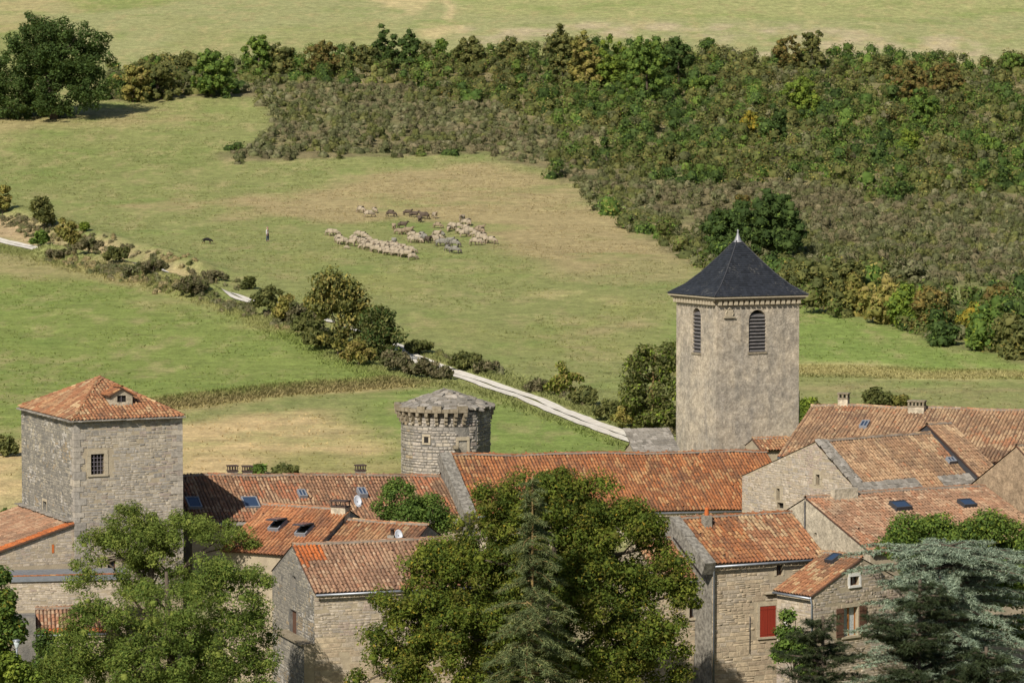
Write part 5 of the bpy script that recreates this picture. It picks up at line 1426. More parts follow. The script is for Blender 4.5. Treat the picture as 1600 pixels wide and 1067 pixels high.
SH = [  # foot px, foot py, width, height, palette, mode, label
 ('hawthorn_bush', 68, 362, 24, 58, 'olive', 'rand', 'round olive hawthorn on the bank above the track'),
 ('hedge_shrub', 4, 335, 16, 50, 'gold', 'rand', 'tall yellowish shrub at the upper end of the bank'),
 ('hedge_shrub', 62, 384, 18, 24, 'green', 'rand', 'fresh green bush at the foot of the round hawthorn'),
 ('hedge_shrub', 106, 388, 24, 46, 'gold', 'rand', 'yellow green bush on the bare earth bank'),
 ('hedge_shrub', 134, 362, 9, 14, 'bright', 'rand', 'tiny bright bush topping the bare bank'),
 ('gorse_bush', 183, 410, 25, 24, 'olive', 'up', 'low rounded gorse below the earth bank'),
 ('bramble_bush', 140, 395, 26, 22, 'brush', 'up', 'brownish bramble beside the yellow green bush'),
 ('bramble_bush', 95, 402, 30, 14, 'brush', 'up', 'flat brown bramble at the lower road edge'),
 ('bramble_bush', 240, 425, 34, 18, 'brush', 'up', 'wide brown bramble above the hidden track'),
 ('bramble_bush', 300, 462, 34, 30, 'brush', 'up', 'dense dull bramble just before the track reappears'),
 ('bramble_bush', 215, 428, 28, 16, 'broom', 'up', 'pale tangled bramble next to the gorse'),
 ('bramble_bush', 340, 440, 30, 16, 'brush', 'up', 'thin bramble behind the short white stretch of track'),
 ('hedge_shrub', 390, 452, 12, 22, 'olive', 'rand', 'small lone shrub above the white stretch of track'),
 ('hedge_shrub', 420, 492, 24, 46, 'olive', 'rand', 'grey green shrub at the upper end of the roadside hedge'),
 ('hedge_shrub', 446, 505, 22, 52, 'gold', 'up', 'yellowish shrub in the roadside hedge'),
 ('hedge_shrub', 480, 525, 30, 40, 'olive', 'rand', 'rounded shrub in front of the airy golden tree'),
 ('bramble_bush', 470, 510, 34, 40, 'brush', 'up', 'dry brown bramble inside the roadside hedge'),
 ('hedge_shrub', 500, 548, 30, 36, 'olive', 'up', 'leafy lower shrub under the airy golden tree'),
 ('hedge_shrub', 560, 572, 30, 40, 'gold', 'rand', 'yellow tinged shrub at the foot of the roadside trees'),
 ('bramble_bush', 620, 580, 32, 34, 'brush', 'up', 'brown clipped bramble hedge left of the track'),
 ('bramble_bush', 660, 590, 32, 30, 'brush', 'up', 'brown clipped bramble hedge by the bend of the track'),
 ('bramble_bush', 690, 592, 20, 20, 'brush', 'up', 'low end of the brown bramble hedge'),
 ('bramble_bush', 655, 552, 30, 22, 'olive', 'up', 'grassy bramble across the track from the hedge'),
 ('hedge_shrub', 725, 576, 32, 26, 'olive', 'rand', 'dark low shrub in the verge right of the track'),
 ('bramble_bush', 760, 582, 24, 16, 'brush', 'up', 'small bramble tailing off along the right verge'),
 ('bramble_bush', 842, 612, 24, 18, 'brush', 'up', 'brown bramble left of the yellow green sapling'),
 ('bramble_bush', 915, 632, 30, 26, 'olive', 'up', 'bramble bush right of the yellow green sapling'),
 ('bramble_bush', 955, 655, 32, 30, 'olive', 'up', 'bramble thicket before the bare topped tree'),
 ('hedge_shrub', 985, 668, 30, 36, 'gold', 'rand', 'yellow green bush at the foot of the bare topped tree'),
 ('hedge_shrub', 1262, 668, 18, 52, 'bright', 'up', 'slender light green bush right of the bell tower'),
 ('hedge_shrub', 1282, 672, 16, 44, 'olive', 'up', 'thin shrub between the bell tower and the stone chimney'),
 ('hedge_shrub', 1368, 648, 26, 42, 'olive', 'rand', 'rounded bush behind the ridge between the chimneys'),
 ('hedge_shrub', 1400, 646, 22, 32, 'gold', 'rand', 'yellowish bush behind the wide stone chimney'),
 ('hedge_shrub', 447, 741, 22, 13, 'olive', 'rand', 'low leafy bush peeping over the ridge of the long house'),
 ('hedge_shrub', 404, 741, 12, 14, 'green', 'rand', 'small bush beside the iron chimney of the long house'),
 ('hedge_shrub', 8, 712, 22, 30, 'olive', 'up', 'dull bush at the left side of the square tower'),
 ('hedge_shrub', 10, 815, 16, 18, 'green', 'rand', 'small green bush behind the lean-to roof'),
]
for (nm, fx, fy, w_, h_, pal, mode, lab) in SH:
    b = ground(fx, fy); sz = b.y / F; hp = h_ / 2
    nn = int(14 + w_ * h_ * .016)
    px_tree(nm, lab, (fx, fy), [(fx, fy - hp * 1.0, w_ * .8, hp * .85), (fx + w_ * .3 * random.uniform(-1, 1), fy - hp * .7, w_ * .7, hp * .6)], None, nn, 70, .0045 * b.y * .11 + .07, pal, cr=(.3, .3 + .2 * h_ * sz / 2), cat='shrub', tri=True, core=.35, trunk=.05, limbs=5, mode=mode, inner=.35, low=-.5, group='shrubs along the farm track' if False else None)

OAK = px_tree('great_oak', 'huge dark green oak at the edge of the top pasture', (85, 186), [(70, 80, 62, 58), (120, 95, 55, 58), (25, 110, 55, 60), (80, 140, 85, 48), (150, 75, 28, 30), (10, 160, 50, 34), (140, 130, 38, 45), (60, 165, 80, 25), (-30, 130, 50, 60), (70, 50, 45, 30), (85, 110, 60, 60)], None, 640, 80, .24, 'oak', cr=(.8, 1.5), trunk=.6, limbs=6, inner=.2, tri=True, low=-.95)
HILL = [ # foot px, foot py, half width, height, palette, label
 (245, 156, 40, 66, 'olive', 'yellowish broad shrub tree right of the great oak'), (330, 152, 40, 74, 'green', 'green hedge tree left of the paired dark trees'), (208, 160, 32, 60, 'gold', 'golden shrub tree touching the great oak'),
 (290, 120, 34, 40, 'olive', 'olive hedge tree on the upper field edge near the oak'), (405, 118, 26, 62, 'green', 'upright green tree in the upper hedge'), (440, 118, 28, 52, 'olive', 'olive tree right of the upright green one in the upper hedge'),
 (500, 118, 32, 58, 'autumn', 'russet crowned tree in the upper hedge'), (560, 110, 32, 42, 'olive', 'low olive tree beyond the russet crown'), (605, 108, 24, 68, 'oak', 'dark forked tree standing above the upper hedge'), (640, 108, 22, 64, 'oak', 'second stem of dark foliage beside the forked tree'),
 (692, 104, 16, 44, 'green', 'small pointed tree on the upper hedge'), (740, 105, 34, 46, 'olive', 'wide olive tree below the field path'), (800, 110, 34, 52, 'olive', 'dull olive tree between the field path and the tall clump'),
 (880, 135, 32, 98, 'olive', 'tall olive tree at the left of the hilltop clump'), (915, 140, 30, 92, 'gold', 'tall yellow green tree in the hilltop clump'), (955, 140, 28, 92, 'bright', 'bright green tree in the hilltop clump'), (1010, 165, 46, 108, 'green', 'rounded deep green tree in the hilltop clump'), (1060, 140, 32, 84, 'oak', 'dark tree at the right of the hilltop clump'),
 (1108, 92, 10, 36, 'green', 'small conical tree on the upper field edge'), (1228, 112, 22, 62, 'autumn', 'russet green tree left of the tall bright one'), (1270, 112, 18, 72, 'olive', 'slim tall tree on the upper field edge'), (1255, 190, 32, 80, 'bright', 'light green spreading tree below the slim tall one'),
 (1210, 228, 26, 64, 'oak', 'small dark oak in the middle of the scrub'), (1175, 215, 18, 42, 'yellow', 'yellow turning sapling beside the small dark oak'), (1090, 155, 26, 40, 'green', 'fresh green bush tree below the conical one'), (1445, 205, 26, 66, 'green', 'green tree half way up the scrub slope'), (1420, 165, 40, 72, 'autumn', 'brown green tree on the upper right scrub'), (1480, 150, 34, 58, 'autumn', 'rust tinged tree at the far right of the scrub'),
 (1375, 120, 24, 36, 'olive', 'low tree on the right field edge'), (1540, 255, 34, 48, 'green', 'green tree on the right side of the scrub'), (1420, 238, 20, 34, 'bright', 'bright sapling low on the right scrub'), (1585, 112, 26, 30, 'green', 'green bush tree at the end of the right field edge'), (1160, 330, 14, 28, 'autumn', 'reddish shrub above the bell tower spire'),
 (1130, 405, 34, 78, 'oak', 'dark oak directly left of the bell tower spire'), (1205, 405, 50, 112, 'oak', 'large dark oak directly right of the bell tower spire'), (1155, 380, 26, 66, 'oak', 'dark oak half hidden behind the spire'),
 (1255, 475, 44, 74, 'olive', 'broad shrub tree right of the bell tower roof'), (1310, 490, 40, 84, 'olive', 'pale olive tree in the hedge below the scrub'), (1340, 492, 30, 60, 'gold', 'yellow green tree in the hedge below the scrub'), (1385, 505, 34, 70, 'gold', 'golden hedge tree before the pale olive one'), (1420, 512, 30, 64, 'bright', 'light hedge tree left of the rusty one'), (1455, 520, 32, 72, 'autumn', 'rusty leaved hedge tree'),
 (1475, 540, 26, 34, 'oak', 'dark low bush at the bottom of the hedge'), (1516, 528, 18, 54, 'yellow', 'bright yellow tree near the right hedge end'), (1545, 548, 34, 66, 'green', 'green tree under the bright yellow one'), (1585, 560, 30, 66, 'olive', 'olive tree closing the hedge on the right'), (1560, 500, 26, 60, 'autumn', 'brown shrub tree behind the bright yellow one'), (1225, 440, 30, 40, 'olive', 'low shrub tree beside the bell tower eave'), (1360, 450, 34, 48, 'olive', 'grey olive tree behind the hedge'), (1420, 455, 32, 48, 'broom', 'dry broom bush behind the hedge'),
]
for (fx, fy, w_, h_, pal, lab) in HILL:
    b = ground(fx, fy); s = b.y / F; hp = h_ / 2.; mixp = {'olive': ('gold', .2), 'green': ('bright', .2), 'autumn': ('olive', .35), 'oak': ('green', .15)}.get(pal)
    lb = [(fx, fy - h_ * .55, w_ * .85, h_ * .42)]
    lb.append((fx, fy - h_ * .22, w_ * .95, h_ * .24))
    for k in range(3): lb.append((fx + random.uniform(-.5, .5) * w_, fy - h_ * random.uniform(.3, .75), w_ * random.uniform(.4, .6), h_ * random.uniform(.2, .3)))
    nn = int(26 + w_ * h_ * .022)
    px_tree('hill_tree', lab, (fx, fy), lb, None, int(nn * 1.35), 38, .21, pal, cr=(.45, .65 + .01 * w_), trunk=.12 + .0008 * h_, limbs=5, mixpal=mixp, inner=.4, low=-.95, tri=True, core=.66)

# --- scrub covering the hillside: uncountable, one part per kind
def region_pts(P, n, jit=0):
    xs_ = [p[0] for p in P]; ys_ = [p[1] for p in P]; out = []
    X = rng.uniform(max(-150, min(xs_)), min(150, max(xs_)), n * 4); Y = rng.uniform(min(ys_), max(ys_), n * 4)
    k = inpoly(X, Y, P); return X[k][:n], Y[k][:n]
BROOM = gxy([(345, 262), (352, 236), (400, 228), (426, 200), (400, 160), (560, 130), (700, 150), (850, 175), (900, 250), (1000, 280), (1200, 290), (1400, 310), (1700, 320), (1700, 480), (1440, 470), (1300, 440), (1090, 420), (960, 335), (840, 262), (640, 250)], height0)
def bush_grid(P, st, keep):
    xs_ = [q[0] for q in P]; ys_ = [q[1] for q in P]
    X, Y = np.meshgrid(np.arange(max(-150, min(xs_)), min(150, max(xs_)), st), np.arange(min(ys_), max(ys_), st))
    X = (X + rng.uniform(-.45, .45, X.shape) * st).ravel(); Y = (Y + rng.uniform(-.45, .45, Y.shape) * st).ravel()
    k = inpoly(X + rng.normal(0, .8, X.shape), Y + rng.normal(0, 1.6, X.shape), P) & (np.abs(X) < Y * .205) & (rng.random(X.shape) < keep)
    X, Y = X[k], Y[k]
    b = inpoly(X + 16 * (fbm(X / 10, Y / 10, 71, 2) - .5), Y + 26 * (fbm(X / 10, Y / 10, 72, 2) - .5), BROOM) | (fbm(X / 9, Y / 9, 77, 2) > .68)
    return X, Y, b
def domes(x, y, hlo, hhi, rlo, rhi, per, size, pals, mode, aspect, sub=2, tall=.0, pw=1.0):
    """rounded bushes: leaf sprays near the skin of each dome, one colour family for each bush"""
    z = gmesh(x, y); n = len(x); h = hlo + (hhi - hlo) * rng.random(n) ** pw * (.6 + .8 * fbm(x / 11, y / 11, 91, 2)); r = rng.uniform(rlo, rhi, n); h = np.minimum(h, 1.9 * r)
    sp = fbm(x / 7, y / 7, 55, 3) + rng.normal(0, .06, n); q = np.clip(((sp - .3) / .4 * len(pals)).astype(int), 0, len(pals) - 1)
    VV = []; FF = []; CC = []; nb = 0
    for i, (pl, mx_) in enumerate(pals):
        m = q == i
        if not m.any(): continue
        C = []; Rr = []
        for s_ in range(sub):
            j = .0 if s_ == 0 else .4
            C.append(np.stack([x[m] + rng.normal(0, 1, m.sum()) * r[m] * j, y[m] + rng.normal(0, 1, m.sum()) * r[m] * j, z[m] + np.maximum(h[m] - r[m] * .7, .15) * (0.05 + .95 * s_ / max(1, sub - 1))], 1)); Rr.append(r[m] * (1 if s_ == 0 else .72))
        C = np.vstack(C); Rr = np.concatenate(Rr); g0 = np.tile(rng.uniform(.78, 1.22, m.sum()), sub)
        V, Fc, col = leaf_quads(C, Rr, per, size, pl, .9, .9, .4, aspect, mode, .5, mx_, .22, True, .55)
        VV.append((V, Fc, col * np.repeat(g0, per)[:, None])); VV.append(core_lumps(C, Rr, pl, .6, 6, None, .9, g0))
    return join(VV)
X, Y, isb = bush_grid(SCRUB, 2.15, .92)
V, Fc, col = domes(X[isb], Y[isb], .7, 1.9, .8, 1.6, 58, .165, [('brush', None), ('broom', ('brush', .2)), ('broom', ('straw', .05)), ('olive', ('broom', .4))], 'up', .4, 2)
tag(mesh_np('broom_scrub', V, Fc, M['leaf'], None, col), 'grey brown broom scrub on the lower hillside', 'scrub', None, 'stuff')
X, Y, isb = bush_grid(SCRUB, 2.6, .85)
V, Fc, col = domes(X[~isb], Y[~isb], 1.2, 4.6, 1.0, 2.2, 72, .19, [('oak', ('green', .6)), ('green', ('olive', .5)), ('olive', ('green', .45)), ('olive', ('green', .25)), ('olive', ('gold', .35)), ('olive', ('bright', .45)), ('olive', ('autumn', .4)), ('broom', ('olive', .4))], 'rand', .6, 2, 0, 1.5)
X2, Y2, isb2 = bush_grid(SCRUB, 6.2, .8)
hx_, hy_ = [], []
Pt = [Vector(q) for q in smooth_line(gxy([(175, 118), (330, 112), (480, 106), (600, 100), (700, 98), (850, 96), (1000, 94), (1100, 98), (1200, 104), (1300, 102), (1400, 102), (1500, 108), (1640, 106)], height0), 1.5)]
for q in Pt:
    if random.random() < .8: hx_.append(q.x + random.gauss(0, .8)); hy_.append(q.y + random.gauss(0, 2.0))
BIG = [('oak', ('green', .5)), ('green', ('olive', .4)), ('oak', ('green', .6)), ('olive', ('green', .4)), ('green', ('gold', .2)), ('olive', ('autumn', .4))]
big1 = domes(X2[~isb2], Y2[~isb2], 2.6, 5.5, 1.5, 2.9, 170, .2, BIG, 'rand', .6, 2, 0, 1.2)
big2 = domes(np.array(hx_), np.array(hy_), 2.6, 5.6, 1.3, 2.4, 150, .2, BIG, 'rand', .6, 2, 0, 1.0)
V, Fc, col = join([(V, Fc, col), big1, big2])
tag(mesh_np('leafy_thicket', V, Fc, M['leaf'], None, col), 'mixed green thicket on the upper hillside', 'scrub', None, 'stuff')

# --- tall dry grass and meadow tufts
def tufts(name, label, x, y, hlo, hhi, wd, pal, mixp=None, lean=.35, own=None):
    n = len(x); z = gmesh(x, y); k = 3; ii = np.repeat(np.arange(n), k); N = n * k
    h = rng.uniform(hlo, hhi, N); az = rng.uniform(0, 6.283, N); bx, by = np.cos(az) * wd, np.sin(az) * wd
    ox, oy = rng.normal(0, .1, N), rng.normal(0, .1, N); lx, ly = rng.normal(0, lean, N) * h, rng.normal(0, lean, N) * h
    X0, Y0, Z0 = x[ii] + ox, y[ii] + oy, z[ii] - .03
    V = np.stack([np.stack([X0 - bx, Y0 - by, Z0], 1), np.stack([X0 + bx, Y0 + by, Z0], 1), np.stack([X0 + lx, Y0 + ly, Z0 + h], 1)], 1).reshape(-1, 3)
    pl = np.array(LEAFPAL[pal]); col = pl[rng.integers(0, len(pl), n)][ii] * rng.uniform(.75, 1.25, N)[:, None]
    if mixp:
        p2 = np.array(LEAFPAL[mixp[0]]); m = (rng.random(n) < mixp[1])[ii]; col = np.where(m[:, None], p2[rng.integers(0, len(p2), N)], col)
    if own:
        gi = np.clip(np.searchsorted(_xs, x), 0, len(_xs) - 1); gj = np.clip(np.searchsorted(_ys, y), 0, len(_ys) - 1)
        col = (T[gj, gi] * rng.uniform(own[0], own[1], n)[:, None])[ii] * rng.uniform(.85, 1.15, N)[:, None]
    o = mesh_np(name, V, np.arange(N * 3).reshape(-1, 3), M['grass'], None, col); tag(o, label, 'grass', None, 'stuff')
def along_pts(px_line, n, hw, clear=1.45):
    P = gxy(px_line); seg = [(Vector(a), Vector(b)) for a, b in zip(P[:-1], P[1:])]; w = np.array([(b - a).length for a, b in seg]); w /= w.sum()
    k = rng.choice(len(seg), n, p=w); t = rng.random(n)
    A = np.array([tuple(s[0]) for s in seg]); B_ = np.array([tuple(s[1]) for s in seg])
    Q = A[k] + (B_ - A)[k] * t[:, None] + rng.normal(0, hw, (n, 2)); dd, _, _ = polydist(Q[:, 0], Q[:, 1], [tuple(p_) for p_ in ROADS[::3]]); Q = Q[dd > clear]; return Q[:, 0], Q[:, 1]
x, y = along_pts([(245, 634), (330, 622), (420, 611), (520, 604), (600, 598), (650, 594)], 5200, .9)
tufts('dry_grass_strip', 'strip of tall dry grass between the green field and stubble', x, y, .1, .34, .07, 'straw', ('olive', .5), .8, (.7, 1.35))
x1_, y1_ = along_pts([(-30, 375), (80, 408), (200, 428), (330, 470), (460, 525), (560, 570), (640, 600), (720, 600)], 7000, 1.1)
x2_, y2_ = along_pts([(620, 540), (700, 562), (800, 598), (900, 640), (1000, 684)], 3800, 1.0); x3_, y3_ = along_pts([(740, 605), (850, 645), (1000, 700)], 1800, .7)
tufts('verge_grass', 'rough dry grass on the verges of the gravel track', np.concatenate([x1_, x2_, x3_]), np.concatenate([y1_, y2_, y3_]), .1, .36, .06, 'straw', ('meadow', .65), .7, (.9, 1.5))
x, y = region_pts(gxy([(1050, 564), (1250, 570), (1700, 582), (1700, 595), (1250, 589), (1050, 588)]), 7000)
tufts('tall_meadow_grass', 'band of tall pale meadow grass behind the bell tower', x, y, .08, .24, .07, 'straw', ('meadow', .6), .8, (.8, 1.3))
fx_ = rng.uniform(-95, 95, 90000); fy_ = 200 + 330 * rng.random(90000) ** .8
k = (np.abs(fx_) < fy_ * .172) & ~inpoly(fx_, fy_, SCRUB) & (fbm(fx_ / 6, fy_ / 10, 61, 3) > .42)
d, _, _ = polydist(fx_[k], fy_[k], [tuple(p) for p in ROADS[::3]])
X_, Y_ = fx_[k][d > 2], fy_[k][d > 2]
tufts('pasture_grass', 'short tufty pasture grass over the fields', X_, Y_, .06, .2, .07, 'meadow', ('straw', .15), .6, (.85, 1.3))

# bramble tangle on the earth bank and the verges
bx, by = [], []
for ln, n_, hw_ in (([(-40, 330), (40, 350), (130, 382), (220, 408), (300, 432), (360, 452)], 300, 1.1), ([(78, 400), (150, 416), (240, 441), (325, 466), (420, 490), (500, 520), (600, 556), (700, 590)], 420, .8), ([(620, 540), (700, 560), (770, 586)], 110, .8), ([(830, 610), (900, 632), (960, 660), (1050, 684)], 150, 1.0)):
    a_, b_ = along_pts(ln, n_, hw_, 2.5); bx.append(a_); by.append(b_)
V, Fc, col = domes(np.concatenate(bx), np.concatenate(by), .2, .75, .35, .75, 34, .12, [('brush', None), ('brush', ('straw', .25)), ('broom', ('brush', .3)), ('olive', ('brush', .4)), ('straw', ('brush', .5))], 'up', .3, 2)
tag(mesh_np('bramble_tangle', V, Fc, M['leaf'], None, col), 'tangled dry brambles on the bank and verges of the track', 'brambles', None, 'stuff')
# ------------------------------------------------------------------ animals and the shepherd
def skin_mesh(name, verts, edges, root, sub=1):
    """verts: {key: ((x,y,z), r or (rx,ry))}"""
    keys = list(verts); me = bpy.data.meshes.new(name); me.from_pydata([verts[k][0] for k in keys], [(keys.index(a), keys.index(b)) for a, b in edges], [])
    o = bpy.data.objects.new(name, me); COL.objects.link(o); o.modifiers.new('skin', 'SKIN')
    sv_ = me.skin_vertices[0].data
    for i, k in enumerate(keys):
        r = verts[k][1]; sv_[i].radius = r if isinstance(r, tuple) else (r, r); sv_[i].use_root = (k == root)
    s = o.modifiers.new('sub', 'SUBSURF'); s.levels = sub; s.render_levels = sub
    bpy.context.view_layer.update(); dg = bpy.context.evaluated_depsgraph_get()
    m2 = bpy.data.meshes.new_from_object(o.evaluated_get(dg)); bpy.data.objects.remove(o); bpy.data.meshes.remove(me); m2.name = name
    m2.polygons.foreach_set('use_smooth', np.ones(len(m2.polygons), bool)); return m2
def quadruped(name, head, sub=1, fat=1.0, leg=.045, tail=None):
    v = {'rump': ((-.46, 0, .58), (.2 * fat, .2 * fat)), 'loin': ((-.2, 0, .59), .25 * fat), 'mid': ((.05, 0, .57), .26 * fat), 'chest': ((.36, 0, .57), (.22 * fat, .24 * fat)), 'neck': head[0], 'poll': head[1], 'muz': head[2]}
    e = [('rump', 'loin'), ('loin', 'mid'), ('mid', 'chest'), ('chest', 'neck'), ('neck', 'poll'), ('poll', 'muz')]
    for s, q in ((1, 'l'), (-1, 'r')):
        y = .13 * s; st = .05 * s
        v['hip' + q] = ((-.44, y, .42), .1 * fat); v['hock' + q] = ((-.53 + st, y, .23), leg * 1.1); v['hf' + q] = ((-.48 + st, y, .03), leg)
        v['sh' + q] = ((.37, y, .4), .09 * fat); v['kn' + q] = ((.39 - st, y, .22), leg * 1.05); v['ff' + q] = ((.37 - st, y, .03), leg)
        e += [('rump', 'hip' + q), ('hip' + q, 'hock' + q), ('hock' + q, 'hf' + q), ('chest', 'sh' + q), ('sh' + q, 'kn' + q), ('kn' + q, 'ff' + q)]
        p = head[1][0]; v['ear' + q] = ((p[0] - .03, p[1] + .15 * s, p[2] + .02), .022); e.append(('poll', 'ear' + q))
    v['tail'] = tail or ((-.68, 0, .46), .035); e.append(('rump', 'tail'))
    if tail: v['tail0'] = ((-.64, 0, .58), .04); e[-1] = ('rump', 'tail0'); e.append(('tail0', 'tail'))
    return skin_mesh(name, v, e, 'mid', sub)
GRAZE = (((.58, 0, .44), .13), ((.7, 0, .26), .085), ((.79, 0, .1), .05)); STAND = (((.56, 0, .72), .12), ((.68, 0, .86), .09), ((.83, 0, .79), .055))
def m_coat(name, c): return m_plain(name, c, tuple(x * .72 for x in c), 9, bscale=30, bstr=.6)
COATS = {'pale': (m_coat('pale_fleece', (.36, .3, .215)), m_coat('pale_face', (.3, .23, .16))), 'tan': (m_coat('tan_fleece', (.27, .21, .14)), m_coat('tan_face', (.25, .18, .12))), 'brown': (m_coat('brown_fleece', (.1, .075, .055)), m_coat('brown_face', (.05, .036, .028))), 'grey': (m_coat('grey_fleece', (.23, .215, .18)), m_coat('grey_face', (.12, .1, .085)))}
SHEEP = {}
gm, sm = quadruped('sheep_body', GRAZE), quadruped('sheep_body', STAND)
for c, (m1_, m2_) in COATS.items():
    for pose, src in (('g', gm), ('s', sm)):
        me = src.copy(); me.materials.append(m1_); me.materials.append(m2_)
        for p in me.polygons:
            x, y, z = p.center
            if z < .3 or x > .62: p.material_index = 1
        SHEEP[c, pose] = me
def S(zx, zy): return 480 + zx / 5, 300 + zy / 5
GR = {
 'u': ('brown', 'dark brown sheep grazing apart above the flock', 'dark sheep above the flock', [(655, 195), (783, 185), (835, 200), (915, 212), (880, 235)]),
 'v': ('pale', 'pale sheep grazing apart above the flock', 'pale sheep above the flock', [(420, 165), (527, 163), (485, 198), (995, 208)]),
 'w': ('tan', 'tan sheep in the loose file between the upper strays and the flock', 'tan sheep in the loose file', [(678, 295), (712, 330), (748, 335), (778, 335), (805, 330), (1020, 285)]),
 'x': ('pale', 'pale sheep in the knot of animals in the middle of the flock', 'pale sheep in the middle knot', [(822, 360), (845, 400), (880, 400), (820, 393), (865, 375), (985, 385), (1010, 360), (1010, 400), (1030, 380)]),
 'y': ('grey', 'grey sheep in the knot of animals in the middle of the flock', 'grey sheep in the middle knot', [(895, 360), (912, 390), (1045, 355), (1050, 425), (1108, 405), (1155, 430), (1100, 465), (1155, 480), (1072, 415)]),
 'z': ('pale', 'pale sheep in the cluster farthest from the shepherd', 'pale sheep in the far cluster', [(1205, 240), (1235, 262), (1260, 262), (1215, 225), (1108, 310), (1145, 300), (1185, 290), (1130, 285), (1185, 330), (1228, 352), (1240, 310), (1275, 335), (1250, 325), (1315, 355), (1345, 370), (1380, 365), (1310, 415), (1345, 415), (1390, 400), (1440, 405), (1415, 395), (1360, 385)]),
 'q': ('tan', 'brownish sheep in the cluster farthest from the shepherd', 'brownish sheep in the far cluster', [(1330, 318), (1362, 330), (1350, 305)]),
 'p': ('pale', 'pale sheep leading the flock towards the shepherd', 'pale sheep at the head of the flock', [(180, 342), (212, 345), (240, 405), (265, 410), (290, 415), (250, 385), (345, 425), (380, 400), (400, 355), (435, 362), (455, 370), (365, 385)]),
 'o': ('brown', 'nearly black sheep in the middle knot of the flock', None, [(942, 400)]),
 'n': ('brown', 'nearly black sheep heading the loose file of tan sheep', None, [(745, 285)]),
 'l': ('grey', 'mottled grey sheep standing alone between the band and the knot', None, [(680, 410)]),
}
def place_sheep(coat, px, py, lab, grp, sc=1.0):
    g = ground(px, py); o = bpy.data.objects.new('sheep', SHEEP[coat, 'g' if random.random() < .78 else 's']); COL.objects.link(o)
    o.location = (g.x, g.y, float(gmesh(g.x, g.y)[0]) - .01); o.rotation_euler = (0, 0, R(random.gauss(-12, 28) if random.random() < .75 else random.uniform(0, 360))) ; k = sc * random.uniform(.9, 1.18); o.scale = (k, k * random.uniform(1, 1.12), k)
    tag(o, lab, 'sheep', grp); return o
for key, (coat, lab, grp, pts) in GR.items():
    for zx, zy in pts: place_sheep(coat, *S(zx, zy), lab, grp)
for r_ in range(4):
    for k in range(11):
        zx = 420 + 37 * k + r_ * 7 + random.uniform(-15, 15); zy = 398 + 7.6 * k + r_ * 17 + random.uniform(-8, 8)
        place_sheep('pale', *S(zx, zy), 'pale sheep packed in the long dense band of the flock', 'sheep packed in the dense band')
place_sheep('pale', *S(310, 447), 'small lamb trailing below the head of the flock', None, .55)
# sheepdog
g = ground(324, 381)
dm = quadruped('dog_body', (((.56, 0, .5), .1), ((.7, 0, .36), .085), ((.86, 0, .26), .04)), 1, .72, .04, ((-.86, 0, .36), .03))
dmats = (m_coat('black_dog_coat', (.012, .011, .011)), m_coat('tan_dog_legs', (.24, .12, .05)))
for m_ in dmats: dm.materials.append(m_)
for p in dm.polygons:
    if p.center.z < .19 or p.center.x > .8: p.material_index = 1
dog = link('sheepdog', dm); dog.location = (g.x, g.y, float(gmesh(g.x, g.y)[0]) - .01); dog.rotation_euler = (0, 0, R(-25)); dog.scale = (.98,) * 3
tag(dog, 'black sheepdog with tan legs sniffing the grass', 'dog')
# shepherd
g = ground(418, 377.5)
sh = empty('person', (g.x, g.y, float(gmesh(g.x, g.y)[0])), R(-20)); tag(sh, 'person in pale grey shirt and dark blue trousers watching the flock', 'person')
Hn = 'abcde'
v = {'pel': ((0, 0, .95), .14), 'wai': ((0, 0, 1.1), .13), 'che': ((.01, 0, 1.3), (.15, .13)), 'nek': ((.0, 0, 1.47), .06), 'hd0': ((.015, 0, 1.56), .075), 'hd': ((.01, 0, 1.66), .095), 'hd2': ((0, 0, 1.74), .07), 'nose': ((.125, 0, 1.645), .012), 'chin': ((.09, 0, 1.575), .03)}
e = [('pel', 'wai'), ('wai', 'che'), ('che', 'nek'), ('nek', 'hd0'), ('hd0', 'hd'), ('hd', 'hd2'), ('hd', 'nose'), ('hd0', 'chin')]
for s, q in ((1, 'L'), (-1, 'R')):
    y = s
    v['sho' + q] = ((0, .19 * y, 1.41), .06); v['elb' + q] = ((-.04, .26 * y, 1.13), .045); v['wri' + q] = ((.04, .27 * y, .88), .032); v['plm' + q] = ((.06, .27 * y, .81), (.035, .02))
    v['hip' + q] = ((0, .1 * y, .86), .1); v['kne' + q] = ((.03 + .04 * s, .11 * y, .49), .062); v['ank' + q] = ((-.02 + .06 * s, .11 * y, .09), .042); v['toe' + q] = ((.15 + .06 * s, .13 * y, .035), .035)
    v['ear' + q] = ((0, .105 * y, 1.65), .016)
    e += [('che', 'sho' + q), ('sho' + q, 'elb' + q), ('elb' + q, 'wri' + q), ('wri' + q, 'plm' + q), ('pel', 'hip' + q), ('hip' + q, 'kne' + q), ('kne' + q, 'ank' + q), ('ank' + q, 'toe' + q), ('hd', 'ear' + q)]
    for k, (dx, ln) in enumerate(((-.028, .07), (-.01, .085), (.01, .09), (.028, .08))):
        v['f%d' % k + q] = ((.06 + dx, .27 * y, .765), .009); v['g%d' % k + q] = ((.07 + dx, .26 * y, .765 - ln), .008); e += [('plm' + q, 'f%d' % k + q), ('f%d' % k + q, 'g%d' % k + q)]
    v['t' + q] = ((.105, .26 * y, .8), .01); v['u' + q] = ((.125, .255 * y, .755), .009); e += [('plm' + q, 't' + q), ('t' + q, 'u' + q)]
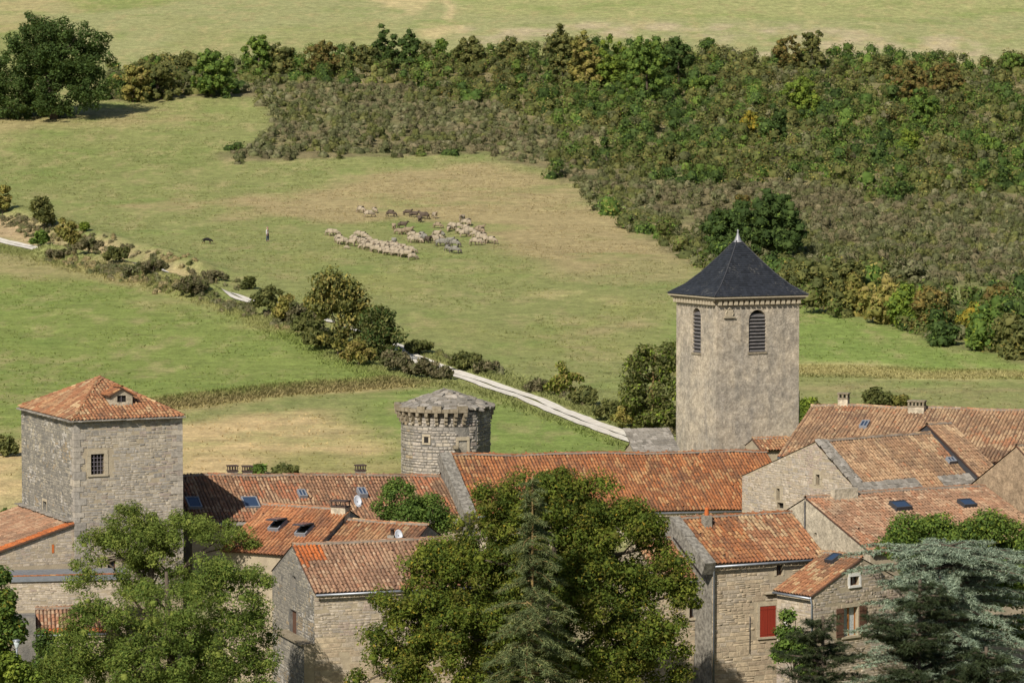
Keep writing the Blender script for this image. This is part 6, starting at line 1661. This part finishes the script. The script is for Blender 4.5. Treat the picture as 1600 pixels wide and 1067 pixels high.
me = skin_mesh('body', v, e, 'pel', 2); link('body', me, sh, [m_plain('skin', (.42, .24, .17), None, 8, .2)])
sv2 = {k: v[k] for k in ('wai', 'che', 'shoL', 'shoR', 'elbL', 'elbR')}; sv2['hem'] = ((0, 0, .96), .155)
sv2 = {k: (p, tuple(x + .02 for x in r) if isinstance(r, tuple) else r + .02) for k, (p, r) in sv2.items()}
for q in 'LR': sv2['wri' + q] = (v['wri' + q][0], .045)
me = skin_mesh('shirt', sv2, [('hem', 'wai'), ('wai', 'che'), ('che', 'shoL'), ('che', 'shoR'), ('shoL', 'elbL'), ('shoR', 'elbR'), ('elbL', 'wriL'), ('elbR', 'wriR')], 'che', 2); link('shirt', me, sh, [m_plain('pale_shirt', (.5, .49, .48), None, 8, .25)])
tv = {'wst': ((0, 0, 1.02), .15), 'pel': ((0, 0, .93), .16)}
for q in 'LR':
    for k, r in (('hip', .118), ('kne', .085), ('ank', .07)): tv[k + q] = (v[k + q][0], r)
me = skin_mesh('trousers', tv, [('wst', 'pel')] + [(a + q, b + q) for q in 'LR' for a, b in (('hip', 'kne'), ('kne', 'ank'))] + [('pel', 'hipL'), ('pel', 'hipR')], 'pel', 2); link('trousers', me, sh, [m_plain('navy_trousers', (.03, .045, .085), None, 8, .25)])
for q in 'LR':
    p = v['ank' + q][0]; t = v['toe' + q][0]
    me = skin_mesh('shoe', {'a': ((p[0] - .04, p[1], .05), .05), 'b': ((t[0] - .05, t[1], .045), .045), 'c': (t, .04)}, [('a', 'b'), ('b', 'c')], 'b', 1); link('shoe', me, sh, [M['dark_metal']])
me = skin_mesh('hair', {'a': ((-.03, 0, 1.72), .1), 'b': ((-.055, 0, 1.64), .085), 'c': ((.02, 0, 1.755), .07)}, [('c', 'a'), ('a', 'b')], 'a', 2); link('hair', me, sh, [m_plain('grey_hair', (.3, .22, .17), None, 9, .3)])
for s in (1, -1): MB().lathe([(0, .012), (.009, .008), (.012, 0), (.009, -.008), (0, -.012)], 8).build('eye', M['black'], sh, True).location = (.096, .036 * s, 1.665)
